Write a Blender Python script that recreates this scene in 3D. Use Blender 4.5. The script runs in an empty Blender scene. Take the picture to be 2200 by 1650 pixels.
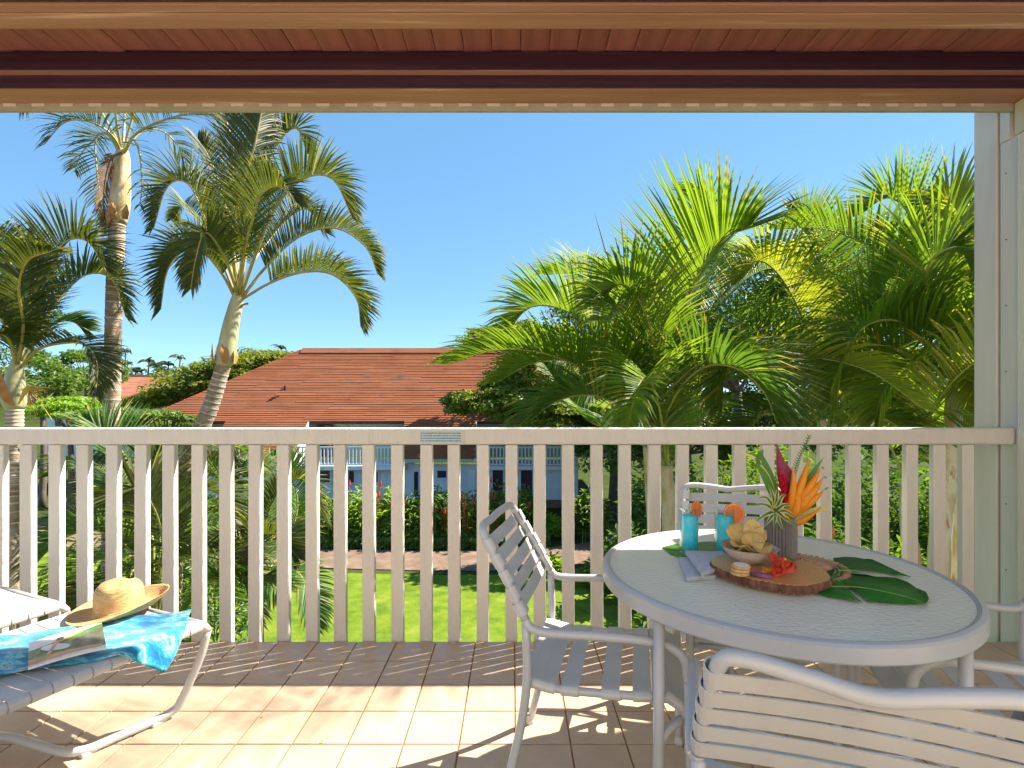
import bpy, math, random
from mathutils import Vector, Matrix
R = math.radians
sc = bpy.context.scene
COL = sc.collection

# ------------------------------------------------------------------ camera, sky, sun, exposure
H = 1.256; F = 1136.0; U0 = 1105.0; V0 = 857.0
cam_d = bpy.data.cameras.new('camera'); cam = bpy.data.objects.new('camera', cam_d); COL.objects.link(cam)
cam.location = (0, 0, H); cam.rotation_euler = (R(90), 0, 0)
cam_d.sensor_width = 36; cam_d.lens = 36*F/2200
cam_d.shift_x = -5/2200; cam_d.shift_y = 32/2200
cam_d.clip_start = 0.02; cam_d.clip_end = 2000
sc.camera = cam
SUN_EL, SUN_AZ = 46.0, 65.8          # azimuth from +Y towards +X
SD = Vector((math.cos(R(SUN_EL))*math.sin(R(SUN_AZ)), math.cos(R(SUN_EL))*math.cos(R(SUN_AZ)), math.sin(R(SUN_EL))))
w = bpy.data.worlds.new('World'); sc.world = w; w.use_nodes = True
nt = w.node_tree; nt.nodes.clear()
wo = nt.nodes.new('ShaderNodeOutputWorld'); bg = nt.nodes.new('ShaderNodeBackground')
sky = nt.nodes.new('ShaderNodeTexSky'); sky.sky_type = 'NISHITA'; sky.sun_disc = False
sky.sun_elevation = R(SUN_EL); sky.sun_rotation = R(SUN_AZ)
sky.air_density = 0.8; sky.dust_density = 0.0; sky.ozone_density = 3.0; sky.altitude = 2500
hs = nt.nodes.new('ShaderNodeMix'); hs.data_type = 'RGBA'; hs.blend_type = 'MULTIPLY'; hs.inputs[0].default_value = 1.0; hs.inputs[7].default_value = (.93, 1.0, 1.0, 1)
nt.links.new(sky.outputs[0], hs.inputs[6]); mk = nt.nodes.new('ShaderNodeMix'); mk.data_type = 'RGBA'; mk.inputs[0].default_value = .5; mk.inputs[7].default_value = (.80, 1.95, 3.15, 1)
nt.links.new(hs.outputs[2], mk.inputs[6]); nt.links.new(mk.outputs[2], bg.inputs[0])
bg.inputs[1].default_value = 0.078
nt.links.new(bg.outputs[0], wo.inputs[0])
sl = bpy.data.lights.new('sun', 'SUN'); sl.energy = 4.0; sl.angle = R(0.5); sl.color = (1.0, 0.90, 0.76)
so = bpy.data.objects.new('sun', sl); COL.objects.link(so)
so.rotation_euler = SD.to_track_quat('Z', 'Y').to_euler()
sc.view_settings.view_transform = 'Standard'; sc.view_settings.look = 'None'
sc.view_settings.exposure = 2.0; sc.view_settings.gamma = 1.0; sc.view_settings.use_curve_mapping = False
sc.render.engine = 'CYCLES'
sc.cycles.max_bounces = 12; sc.cycles.diffuse_bounces = 6; sc.cycles.transparent_max_bounces = 16
sc.cycles.use_denoising = True

# ------------------------------------------------------------------ helpers
G = -4.95                                    # garden ground level, lanai floor is z = 0
def Q(u, v, Y): return Vector(((u-U0)/F*Y, Y, H-(v-V0)/F*Y))
def P(u, v, z):
    Y = F*(H-z)/(v-V0); return Vector(((u-U0)/F*Y, Y, z))
def rnd(seed): return random.Random(seed)

class MB:
    def __init__(s): s.v = []; s.f = []; s.m = []
    def add(s, vs, fs, mi=0):
        b = len(s.v); s.v.extend([tuple(p) for p in vs]); s.f.extend([tuple(b+i for i in f) for f in fs]); s.m.extend([mi]*len(fs))
    def box(s, a, b, mi=0):
        x0, y0, z0 = a; x1, y1, z1 = b
        s.add([(x0,y0,z0),(x1,y0,z0),(x1,y1,z0),(x0,y1,z0),(x0,y0,z1),(x1,y0,z1),(x1,y1,z1),(x0,y1,z1)],
              [(0,3,2,1),(4,5,6,7),(0,1,5,4),(1,2,6,5),(2,3,7,6),(3,0,4,7)], mi)
    def tube(s, pts, r, seg=10, cap=True, mi=0):
        pts = [Vector(p) for p in pts]; n = len(pts)
        rs = r if isinstance(r, (list, tuple)) else [r]*n
        T = [((pts[min(i+1,n-1)]-pts[max(i-1,0)])).normalized() for i in range(n)]
        ref = Vector((0,0,1)) if abs(T[0].z) < .9 else Vector((1,0,0))
        N = (ref-T[0]*ref.dot(T[0])).normalized(); vs = []
        for i in range(n):
            N = (N-T[i]*N.dot(T[i])); N = N.normalized() if N.length > 1e-6 else T[i].orthogonal().normalized()
            B = T[i].cross(N)
            for k in range(seg):
                a = 2*math.pi*k/seg; vs.append(pts[i]+N*(rs[i]*math.cos(a))+B*(rs[i]*math.sin(a)))
        fs = []
        for i in range(n-1):
            for k in range(seg):
                k2 = (k+1) % seg; fs.append((i*seg+k, i*seg+k2, (i+1)*seg+k2, (i+1)*seg+k))
        if cap: fs.append(tuple(range(seg-1,-1,-1))); fs.append(tuple((n-1)*seg+k for k in range(seg)))
        s.add(vs, fs, mi)
    def lathe(s, prof, c=(0,0,0), seg=24, mi=0, fn=None, cap=True):
        vs = []; fs = []; c = Vector(c); n = len(prof)
        for (r, z) in prof:
            for k in range(seg):
                a = 2*math.pi*k/seg
                rr, zz = (r, z) if fn is None else fn(r, z, a)
                vs.append(c+Vector((rr*math.cos(a), rr*math.sin(a), zz)))
        for i in range(n-1):
            for k in range(seg):
                k2 = (k+1) % seg; fs.append((i*seg+k, i*seg+k2, (i+1)*seg+k2, (i+1)*seg+k))
        if cap and prof[0][0] > 1e-6: fs.append(tuple(range(seg-1,-1,-1)))
        if cap and prof[-1][0] > 1e-6: fs.append(tuple((n-1)*seg+k for k in range(seg)))
        s.add(vs, fs, mi)
    def slab(s, poly, z0, z1, mi=0):            # extruded polygon (x,y)
        n = len(poly)
        s.add([(x,y,z0) for x,y in poly]+[(x,y,z1) for x,y in poly],
              [tuple(range(n-1,-1,-1)), tuple(range(n,2*n))]+[(i,(i+1)%n,n+(i+1)%n,n+i) for i in range(n)], mi)
    def grid(s, fn, nu, nv, mi=0):
        s.add([fn(i/nu, j/nv) for j in range(nv+1) for i in range(nu+1)],
              [(j*(nu+1)+i, j*(nu+1)+i+1, (j+1)*(nu+1)+i+1, (j+1)*(nu+1)+i) for j in range(nv) for i in range(nu)], mi)
    def build(s, name, m, parent=None, smooth=False, org=None, bevel=0, bseg=2, solid=0, kind=None):
        me = bpy.data.meshes.new(name)
        if parent is not None and org is None: org = (0,0,0)
        if org is None: org = (0,0,0)
        o3 = Vector(org)
        vs = [(p[0]-o3.x, p[1]-o3.y, p[2]-o3.z) for p in s.v]
        me.from_pydata(vs, [], s.f)
        for mm in (m if isinstance(m, (list, tuple)) else [m]): me.materials.append(mm)
        if any(s.m): me.polygons.foreach_set('material_index', s.m)
        if smooth: me.polygons.foreach_set('use_smooth', [True]*len(s.f))
        me.update()
        o = bpy.data.objects.new(name, me); COL.objects.link(o)
        if parent is not None: o.parent = parent
        else: o.location = o3
        if solid: md = o.modifiers.new('thickness', 'SOLIDIFY'); md.thickness = solid; md.offset = 0
        if bevel:
            md = o.modifiers.new('bevel', 'BEVEL'); md.width = bevel; md.segments = bseg; md.limit_method = 'ANGLE'; md.angle_limit = R(40)
        if kind: o['kind'] = kind
        return o

def tag(o, label, cat, group=None):
    o['label'] = label; o['category'] = cat
    if group: o['group'] = group
    return o
def thing(name, label, cat, loc=(0,0,0), rz=0, group=None):
    o = bpy.data.objects.new(name, None); COL.objects.link(o); o.location = loc; o.rotation_euler = (0,0,rz)
    o.empty_display_size = .1
    return tag(o, label, cat, group)
def structure(o): o['kind'] = 'structure'; return o
def copy_tree(o, parent=None):
    c = o.copy(); COL.objects.link(c)
    if parent is not None: c.parent = parent
    for ch in list(o.children): copy_tree(ch, c)
    return c
def catmull(pts, n):
    pts = [Vector(p) for p in pts]; pp = [pts[0]*2-pts[1]]+pts+[pts[-1]*2-pts[-2]]; out = []; m = len(pts)-1
    for k in range(n+1):
        x = k/n*m; i = min(int(x), m-1); t = x-i
        a, b, c, d = pp[i], pp[i+1], pp[i+2], pp[i+3]
        out.append(.5*((2*b)+(c-a)*t+(2*a-5*b+4*c-d)*t*t+(3*b-a-3*c+d)*t**3))
    return out
def fillet(pts, r, seg=4):
    pts = [Vector(p) for p in pts]; out = [pts[0]]
    for i in range(1, len(pts)-1):
        a, b, c = pts[i-1], pts[i], pts[i+1]; d1 = (a-b); d2 = (c-b)
        rr = min(r, d1.length*.48, d2.length*.48); p1 = b+d1.normalized()*rr; p2 = b+d2.normalized()*rr
        for k in range(seg+1):
            t = k/seg; out.append(p1*(1-t)**2+b*2*t*(1-t)+p2*t*t)
    out.append(pts[-1]); return out

# ------------------------------------------------------------------ materials
def mat(name, c1, c2=None, scale=4, rough=.6, bump=0, bscale=60, stretch=(1,1,1), spec=.5, rand=0, transl=0, tcol=None,
        c3=None, detail=6, metal=0, ramp=(.35,.65), coat=0, world=False, bstretch=None, sheen=0):
    m = bpy.data.materials.new(name); m.use_nodes = True; t = m.node_tree; N = t.nodes; L = t.links
    b = N['Principled BSDF']; b.inputs['Roughness'].default_value = rough; b.inputs['Metallic'].default_value = metal
    b.inputs['Specular IOR Level'].default_value = spec
    if coat: b.inputs['Coat Weight'].default_value = coat; b.inputs['Coat Roughness'].default_value = .15
    if sheen: b.inputs['Sheen Weight'].default_value = sheen
    if world:
        tc = N.new('ShaderNodeNewGeometry'); src = tc.outputs['Position']
    else:
        tc = N.new('ShaderNodeTexCoord'); src = tc.outputs['Object']
    mp = N.new('ShaderNodeMapping'); mp.inputs['Scale'].default_value = stretch; L.new(src, mp.inputs[0])
    color = None
    if c2 is not None:
        nz = N.new('ShaderNodeTexNoise'); nz.inputs['Scale'].default_value = scale; nz.inputs['Detail'].default_value = detail
        nz.inputs['Roughness'].default_value = .6
        L.new(mp.outputs[0], nz.inputs['Vector'])
        cr = N.new('ShaderNodeValToRGB'); cr.color_ramp.elements[0].position = ramp[0]; cr.color_ramp.elements[1].position = ramp[1]
        cr.color_ramp.elements[0].color = (*c1,1); cr.color_ramp.elements[1].color = (*c2,1)
        if c3 is not None: e = cr.color_ramp.elements.new(min(.98, ramp[1]+.12)); e.color = (*c3,1)
        L.new(nz.outputs['Fac'], cr.inputs[0]); color = cr.outputs[0]
    if rand:
        oi = N.new('ShaderNodeObjectInfo'); mr = N.new('ShaderNodeMapRange'); mr.inputs['To Min'].default_value = 1-rand; mr.inputs['To Max'].default_value = 1+rand
        L.new(oi.outputs['Random'], mr.inputs['Value'])
        hv = N.new('ShaderNodeHueSaturation'); L.new(mr.outputs[0], hv.inputs['Value'])
        if color is None: hv.inputs['Color'].default_value = (*c1,1)
        else: L.new(color, hv.inputs['Color'])
        color = hv.outputs[0]
    if color is None: b.inputs['Base Color'].default_value = (*c1,1)
    else: L.new(color, b.inputs['Base Color'])
    if bump:
        n2 = N.new('ShaderNodeTexNoise'); n2.inputs['Scale'].default_value = bscale; n2.inputs['Detail'].default_value = 4
        if bstretch:
            mp2 = N.new('ShaderNodeMapping'); mp2.inputs['Scale'].default_value = bstretch; L.new(src, mp2.inputs[0]); L.new(mp2.outputs[0], n2.inputs['Vector'])
        else: L.new(mp.outputs[0], n2.inputs['Vector'])
        bp = N.new('ShaderNodeBump'); bp.inputs['Strength'].default_value = min(1, bump*1.3); bp.inputs['Distance'].default_value = .22/bscale
        L.new(n2.outputs['Fac'], bp.inputs['Height']); L.new(bp.outputs[0], b.inputs['Normal'])
    if transl:
        tr = N.new('ShaderNodeBsdfTranslucent'); tr.inputs['Color'].default_value = (*(tcol or c1),1)
        if color is not None and tcol is None: L.new(color, tr.inputs['Color'])
        mx = N.new('ShaderNodeMixShader'); mx.inputs[0].default_value = transl
        L.new(b.outputs[0], mx.inputs[1]); L.new(tr.outputs[0], mx.inputs[2]); L.new(mx.outputs[0], N['Material Output'].inputs[0])
    return m
M = {}
M['paint'] = mat('white_paint', (.645,.62,.56), (.70,.675,.615), 5, .55, .6, 40, (6,6,.6), rand=.05, c3=(.50,.45,.38), ramp=(.3,.66))
M['paint_wall'] = mat('cream_wall_paint', (.60,.55,.48), (.66,.61,.54), 2, .6, .12, 60)
M['post'] = mat('pale_post_paint', (.62,.58,.55), (.68,.64,.61), 3, .5, .1, 50, (4,4,.5))
M['tile'] = mat('cream_floor_tile', (.50,.37,.255), (.57,.435,.31), 9, .38, .05, 120, rand=.045)
M['grout'] = mat('terracotta_grout', (.30,.13,.05), (.40,.20,.09), 30, .9, .3, 200)
M['plum'] = mat('dark_plum_and_shade', (.028,.007,.022), (.050,.013,.038), 3, .5, .3, 30, (.3,5,14), c3=(.16,.08,.09), ramp=(.35,.62))  # shaded copy of the beam brown: shade of camera-facing faces put into colour
M['tan'] = mat('tan_brown_paint', (.34,.160,.105), (.40,.20,.135), 3, .5, .25, 30, (.3,6,6), c3=(.66,.46,.33), ramp=(.4,.6))
M['plank'] = mat('red_brown_plank', (.27,.090,.072), (.36,.125,.10), 3, .5, .3, 30, (6,.5,6), rand=.12, c3=(.60,.27,.2), ramp=(.35,.62))
M['cream_trim'] = mat('cream_trim_paint', (.32,.29,.22), (.40,.37,.28), 3, .6, .2, 40)
M['cream_light'] = mat('pale_cream_and_light_dash', (.56,.53,.42), (.62,.59,.47), 8, .6, .1, 40)
M['metal'] = mat('white_powder_coat', (.46,.475,.49), (.50,.515,.53), 3, .3, .04, 150, coat=.3)
M['strap'] = mat('white_vinyl_strap', (.48,.49,.50), (.54,.55,.55), 8, .42, .05, 120, rand=.03)
M['glass_top'] = mat('frosted_table_glass', (.84,.84,.72), (.89,.89,.78), 5, .22, .8, 60, transl=.10, tcol=(.9,.95,.82), bstretch=(1,1.6,1)); M['glass_top'].node_tree.nodes['Principled BSDF'].inputs['IOR'].default_value = 1.5

# ------------------------------------------------------------------ lanai: floor
SLAB_Y = 2.737
fl = thing('floor', 'x', 'x', (0,0,0)); del fl['label'], fl['category']; structure(fl)
b = MB(); b.box((-5.4,-1.6,-.22), (2.55,SLAB_Y,-.005)); b.build('slab', M['grout'], fl)
TS = .2032
b = MB(); g = .0031; b.box((g,g,-.008), (TS-g,TS-g,0)); t0 = b.build('floor_tile', M['tile'], fl, bevel=.0012, bseg=1)
first = True
for j in range(7):
    for i in range(-19, 13):
        x0 = i*TS+.002; y0 = 2.534-TS*j
        if i*TS > 2.45: continue
        o = t0 if first else t0.copy()
        if not first: COL.objects.link(o)
        first = False
        o.location = (x0, y0, 0); r_ = rnd(i*31+j); o.rotation_euler = (r_.uniform(-.0012,.0012), r_.uniform(-.0012,.0012), 0)
b = MB()
for j in range(7, 31):
    for i in range(-26, 13):
        x0 = i*TS+.002; y0 = 2.534-TS*j
        if x0 < 2.4: b.box((x0+g,y0+g,-.008),(x0+TS-g,y0+TS-g,0))
for j in range(0, 7):
    for i in range(-26, -19):
        x0 = i*TS+.002; y0 = 2.534-TS*j
        b.box((x0+g,y0+g,-.008),(x0+TS-g,y0+TS-g,0))
b.build('floor_tiles_beyond', M['tile'], fl, kind='stuff')

# unseen wall added behind the viewer to bounce warm light; building wall below lanai
wl = MB(); wl.box((-7,-3.8,0),(5,-3.7,5.2)); o = wl.build('wall', mat('warm_bounce_wall', (.80,.71,.58), (.84,.76,.64), 2, .7), org=(0,-3.7,0)); structure(o)
wl = MB(); wl.box((-6,-3.7,G),(4,2.70,-.23)); o = wl.build('wall', M['paint_wall'], org=(0,0,G)); structure(o)

# ------------------------------------------------------------------ right side wall, boards, post
WX = 2.607
sw = thing('wall', 'x', 'x', (WX,0,0)); del sw['label'], sw['category']; structure(sw)
def wbox(name, x0, x1, y0, y1, z0, z1, m_, bev=.003):
    b = MB(); b.box((x0,y0,z0),(x1,y1,z1)); return b.build(name, m_, sw, org=(WX,0,0), bevel=bev)
wbox('wall_core', WX+.022, WX+.12, .3, 2.745, -.2, 2.791, M['paint_wall'], 0); wbox('wall_end', WX+.022, WX+.12, 2.780, 2.838, -.2, 2.96, M['paint_wall'], 0)
wbox('corner_board', WX-.002, WX+.021, 2.732, 2.835, -.2, 2.62, M['post']); wbox('end_trim', WX-.004, WX+.021, 2.780, 2.836, 2.622, 2.95, M['post'])
wbox('top_trim', WX-.012, WX+.021, .3, 2.745, 2.622, 2.790, M['cream_light'], .004)
wbox('door_stile', WX-.02, WX+.021, 2.60, 2.722, .004, 2.615, M['paint'], .004)
wbox('door_rail', WX-.02, WX+.021, 1.75, 2.597, .004, .30, M['paint'], .004)
wbox('door_panel', WX+.004, WX+.021, 1.75, 2.597, .303, 2.61, M['paint_wall'], 0)
wbox('wall_board', WX-.002, WX+.021, .3, 1.745, 0, 2.615, M['paint_wall'])
for k in range(7):
    b = MB(); b.lathe([(0,0),(.004,0),(.003,.002),(0,.0025)], seg=8); n_ = b.build('screw_head', M['plum'], sw)
    n_.rotation_euler = (0, R(-90), 0); n_.location = (-.0025, 2.80, .35+k*.35)
ps = MB(); ps.box((2.602,2.852,G),(2.75,2.995,2.96))
tag(ps.build('post', M['post'], org=(2.67,2.92,G), bevel=.006), 'tall pale painted corner post standing outside the railing at its right end', 'post')

# ------------------------------------------------------------------ ceiling
ce = thing('ceiling', 'x', 'x', (0,0,2.956)); del ce['label'], ce['category']; structure(ce)
O = (0,0,2.956)
b = MB(); b.box((-6,.9,2.982),(4.2,2.79,3.10)); b.build('roof_deck', M['plank'], ce, org=O)  # near edge stops short of the viewer to let daylight in
b = MB(); b.box((.0015,.93,0),(.1365,2.60,.022)); p0 = b.build('ceiling_plank', M['plank'], ce, bevel=.002, bseg=1)
k = 0
for i in range(-26, 26):
    o = p0 if k == 0 else p0.copy()
    if k: COL.objects.link(o)
    r_ = rnd(i); o.location = (i*.138+.03, r_.uniform(-.02,0), r_.uniform(0,.003)); k += 1
def beam(y0, y1, z0, z1, name, m, bev=.004, x0=-5.5, x1=3.6):
    b = MB(); b.box((x0,y0,z0),(x1,y1,z1)); return b.build(name, m, ce, org=O, bevel=bev)
for by in (2.079, .95):
    beam(by, by+.044, 2.806, 2.953, 'beam', M['tan']); beam(by+.047, by+.136, 2.804, 2.953, 'beam', M['tan'])
    beam(by-.02, by-.002, 2.814, 2.953, 'face_shade_board', M['plum'])  # board added to give the beam face its shade as dark colour
beam(2.584, 2.617, 2.864, 2.953, 'plate_shade_board', M['plum'])  # plate face carries its shade in the plum colour
beam(2.586, 2.64, 2.862, 2.8638, 'plate_soffit', M['tan'], 0)
beam(2.6215, 2.6385, 2.796, 2.8615, 'face_shade_board', M['plum'])  # header face: shade painted on as a dark board
beam(2.622, 2.748, 2.792, 2.7955, 'header_soffit', M['tan'], .001)
beam(2.64, 2.748, 2.797, 2.953, 'header_beam', M['tan'])
beam(2.75, 2.777, 2.757, 2.953, 'fascia', M['cream_trim'], .003)
bk = MB(); bk.box((-.033,2.744,2.776),(.033,2.7495,2.790)); b0 = bk.build('light_dash_block', M['cream_light'], ce)  # pale blocks added in place of the dashes of light under the fascia
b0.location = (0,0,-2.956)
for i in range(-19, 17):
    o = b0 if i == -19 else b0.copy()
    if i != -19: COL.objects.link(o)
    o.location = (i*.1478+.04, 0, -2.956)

# ------------------------------------------------------------------ railing
rl = thing('balcony_railing', 'long white painted wooden railing with flat upright pickets along the lanai edge', 'railing', (0,2.745,0))
b = MB(); b.box((-5.4,2.742,1.018),(2.604,2.815,1.105)); b.build('top_rail', M['paint'], rl, org=(0,2.745,0), bevel=.013, bseg=3)
b = MB(); b.box((-.0315,-.0,-.18),(.0315,.0368,1.017)); bal0 = b.build('baluster', M['paint'], rl, bevel=.003, bseg=1)
for n_, k in enumerate(range(-28, 21)):
    x = (853-U0+61.45*k)/F*2.745
    if x > 2.57: break
    o = bal0 if n_ == 0 else bal0.copy()
    if n_: COL.objects.link(o)
    r_ = rnd(k+77); o.location = (x+r_.uniform(-.002,.002), r_.uniform(-.001,.001), 0); o.rotation_euler = (0, r_.uniform(-.003,.003), r_.uniform(-.02,.02))
b = MB(); b.box((-5.4,2.79,-.30),(2.60,2.80,-.19)); b.build('slab_edge_board', M['paint'], rl, org=(0,2.745,0))
# faded sticker
m = bpy.data.materials.new('faded_sticker_print'); m.use_nodes = True; N = m.node_tree.nodes; L = m.node_tree.links
bs = N['Principled BSDF']; bs.inputs['Roughness'].default_value = .4
tc = N.new('ShaderNodeTexCoord'); mp = N.new('ShaderNodeMapping'); mp.inputs['Scale'].default_value = (60,60,14); L.new(tc.outputs['Object'], mp.inputs[0])
n1 = N.new('ShaderNodeTexNoise'); n1.inputs['Scale'].default_value = 2.5; L.new(mp.outputs[0], n1.inputs[0])
wv = N.new('ShaderNodeTexWave'); wv.wave_type = 'BANDS'; wv.bands_direction = 'Z'; wv.inputs['Scale'].default_value = 24; wv.inputs['Distortion'].default_value = .4
L.new(tc.outputs['Object'], wv.inputs[0])
mm = N.new('ShaderNodeMath'); mm.operation = 'MULTIPLY'; L.new(n1.outputs['Fac'], mm.inputs[0]); L.new(wv.outputs['Fac'], mm.inputs[1])
cr = N.new('ShaderNodeValToRGB'); cr.color_ramp.elements[0].position = .12; cr.color_ramp.elements[1].position = .4
cr.color_ramp.elements[0].color = (.52,.56,.52,1); cr.color_ramp.elements[1].color = (.05,.25,.38,1)
L.new(mm.outputs[0], cr.inputs[0]); L.new(cr.outputs[0], bs.inputs['Base Color'])
b = MB(); b.box((-.118,-.0012,-.030),(.112,0,.030)); o = b.build('sticker', m, org=(0,0,0)); o.location = Q(952, 939, 2.7405)
tag(o, 'faded notice sticker with weathered blue print on the railing front', 'sticker')
b = MB(); b.box((.093,-.0018,-.022),(.111,-.0013,.026)); c = b.build('torn_edge', M['cream_light'], o)

# ------------------------------------------------------------------ patio chairs
TR = .0135
def strap_prof(a, bb, r, z0, axis='y', sag=.006):
    """closed loop around two tubes at -a and +a: list of (y,z)"""
    th = .0028; out = []; n = 8
    for k in range(n+1):
        t = k/n; out.append((-a+2*a*t, z0+r+th-sag*4*t*(1-t)))
    for k in range(1, 7):
        an = math.pi/2-math.pi*k/6; out.append((a+(r+th)*math.cos(an), z0+(r+th)*math.sin(an)))
    out.append((a-.025, z0-r-th+.002))
    out.append((a-.025, z0-r+.001))
    inner = []
    for k in range(1, 6):
        an = math.pi/2-math.pi*k/6; inner.append((a+r*math.cos(an), z0+r*math.sin(an)))
    for p in reversed(inner): out.append(p)
    for k in range(n, -1, -1):
        t = k/n; out.append((-a+2*a*t, z0+r-sag*4*t*(1-t)))
    left = []
    for k in range(1, 6):
        an = math.pi/2+math.pi*k/6; left.append((-a+r*math.cos(an), z0+r*math.sin(an)))
    out += left
    out.append((-a+.025, z0-r+.001)); out.append((-a+.025, z0-r-th+.002))
    for k in range(6, 0, -1):
        an = math.pi/2+math.pi*k/6; out.append((-a+(r+th)*math.cos(an), z0+(r+th)*math.sin(an)))
    return out
def loop_strap(prof, w_):
    b = MB(); n = len(prof)
    # triangulated as quads strip between paired outlines; ends as outline faces
    vs = [(-w_/2, y, z) for y, z in prof]+[(w_/2, y, z) for y, z in prof]
    fs = [(i, (i+1) % n, n+(i+1) % n, n+i) for i in range(n)]
    fs += [tuple(range(n-1,-1,-1)), tuple(range(n, 2*n))]
    b.add(vs, fs); return b
def patio_chair(label, x, y, rz, seed):
    t = thing('patio_chair', label, 'chair', (x,y,0), rz, 'white strap patio chairs round the table')
    yr = .235
    # back frame, a bowed hoop
    pts = [(-.205,-yr,.60),(-.27,-.222,.72),(-.335,-.205,.825),(-.353,-.175,.852),(-.37,-.08,.846),(-.378,0,.836),(-.37,.08,.846),(-.353,.175,.852),(-.335,.205,.825),(-.27,.222,.72),(-.205,yr,.60)]
    b = MB(); b.tube(catmull(pts, 44), TR, 12); b.build('back_frame', M['metal'], t, smooth=True)
    for s in (-1,1):
        b = MB(); b.tube(catmull([(-.205,s*yr,.60),(-.185,s*(yr+.006),.578),(-.13,s*(yr+.012),.572),(.0,s*(yr+.014),.578),(.14,s*(yr+.012),.578),(.21,s*(yr+.008),.566),(.248,s*(yr+.004),.53),(.258,s*yr,.47)], 30), TR, 10)
        b.build('arm', M['metal'], t, smooth=True)
        b = MB(); b.tube(catmull([(.258,s*yr,.472),(.262,s*yr,.3),(.270,s*(yr+.004),.006)], 8), TR, 10); b.build('leg', M['metal'], t, smooth=True)
        b = MB(); b.tube(catmull([(-.203,s*yr,.585),(-.20,s*yr,.42),(-.225,s*yr,.25),(-.285,s*(yr+.004),.006)], 12), TR, 10); b.build('leg', M['metal'], t, smooth=True)
    b = MB(); pth = [(-.195,0,.405),(-.1,0,.393),(.1,0,.400),(.20,0,.408),(.235,0,.392)]
    for s in (-1,1): b.tube([(p[0], s*.212, p[2]) for p in catmull(pth, 16)], .012, 10)
    b.tube([(-.195,-yr,.405),(-.195,yr,.405)], .011, 8); b.tube([(.25,-yr,.375),(.25,yr,.375)], .011, 8)
    b.tube([(.235,-.212,.392),(.25,-.212,.375)], .012, 8); b.tube([(.235,.212,.392),(.25,.212,.375)], .012, 8)
    b.build('seat_frame', M['metal'], t, smooth=True)
    prof = strap_prof(.212, 0, .013, 0); cp = catmull(pth, 80)
    sb = loop_strap(prof, .0525); base = None
    for k in range(8):
        d = k/7*.97+.02; p = cp[int(d*80)]; q = cp[min(80, int(d*80)+2)]; q0 = cp[max(0, int(d*80)-2)]
        o = sb.build('seat_strap', M['strap'], t) if base is None else base.copy()
        if base is None: base = o
        else: COL.objects.link(o)
        o.location = (p.x, 0, p.z); dv = q-q0; o.rotation_euler = (0, -math.atan2(dv.z, dv.x), 0)
    # back straps: wrap the two uprights, hugging the lean
    for k in range(5):
        f_ = (k+.55)/5; z = .606+f_*.222
        u_ = [p for p in catmull(pts, 200)[:80] if p.z <= z][-1]
        hw = abs(u_.y); prof2 = strap_prof(hw, 0, .0145, 0, sag=.010)
        o = loop_strap(prof2, .040).build('back_strap', M['strap'], t)
        # local x -> along upright (down), local z -> forward face
        dn = Vector((.13,0,-.225)).normalized(); bk_ = Vector((-.225,0,-.13)).normalized()
        yv = Vector((0,1,0)); xx = -dn; zz = xx.cross(yv)
        mt = Matrix((xx, yv, zz)).transposed().to_4x4(); mt.translation = (u_.x, 0, z); o.matrix_local = mt
    for (px, py) in ((.27,yr+.004),(.27,-yr-.004),(-.286,yr+.004),(-.286,-yr-.004)):
        b = MB(); b.lathe([(.012,0),(.018,0),(.018,.012),(.0145,.022),(.0145,.03),(.0,.03)], (px,py,.001), 10); b.build('foot_cap', M['strap'], t, smooth=False)
    return t
patio_chair('white strap patio chair left of the table seen side on with sunlit back', .285, 1.755, R(-13), 1)
patio_chair('white strap patio chair nearest the camera seen from behind', .632, 1.10, R(70.7), 2)
patio_chair('white strap patio chair between the table and the railing behind the drinks', .915, 2.09, R(-103), 3)
patio_chair('white strap patio chair on the right of the table mostly hidden under it', 1.375, 1.545, R(161), 4)

# ------------------------------------------------------------------ table
TX, TY, TR_, TZ = .83, 1.722, .535, .70
tb = thing('patio_table', 'round patio table with frosted glass top and wide white metal rim', 'table', (TX,TY,0))
b = MB(); b.lathe([(.500,-.010),(.500,-.030),(.514,-.046),(TR_-.004,-.047),(TR_,-.042),(TR_,-.006),(TR_-.006,.0),(.520,.003),(.512,.001),(.510,-.003),(.500,-.010)], (0,0,TZ), 180, cap=False)
b.build('rim', M['metal'], tb)
b = MB(); b.lathe([(.5095,-.0015),(.25,-.0015),(0,-.0015)], (0,0,TZ), 96, cap=False); b.build('tabletop', M['glass_top'], tb)
b = MB(); b.lathe([(.514,-.001),(.519,.0045),(.5235,.001)], (0,0,TZ), 96, cap=False); b.build('rim_bead', M['metal'], tb, smooth=True)
LA = [212, 302, 32, 120]
for a in LA:
    c_, s_ = math.cos(R(a)), math.sin(R(a))
    b = MB(); b.tube([(c_*.510,s_*.510,.66),(c_*.512,s_*.512,.33),(c_*.518,s_*.518,.006)], .0155, 12); b.build('leg', M['metal'], tb, smooth=True)
    b = MB(); b.tube(catmull([(c_*.508,s_*.508,.31),(c_*.44,s_*.44,.345),(c_*.12,s_*.12,.36)], 12), .0125, 10); b.build('stretcher', M['metal'], tb, smooth=True)
b = MB()
for k in range(33): pass
b.tube([(.12*math.cos(2*math.pi*k/32), .12*math.sin(2*math.pi*k/32), .36) for k in range(33)], .011, 8, cap=False); b.build('stretcher_ring', M['metal'], tb, smooth=True)
b = MB()
for a in (32, 122):
    c_, s_ = math.cos(R(a)), math.sin(R(a)); b.tube([(-c_*.50,-s_*.50,.672),(c_*.50,s_*.50,.672)], .011, 8)
b.build('top_brace', M['metal'], tb, smooth=True)

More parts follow.
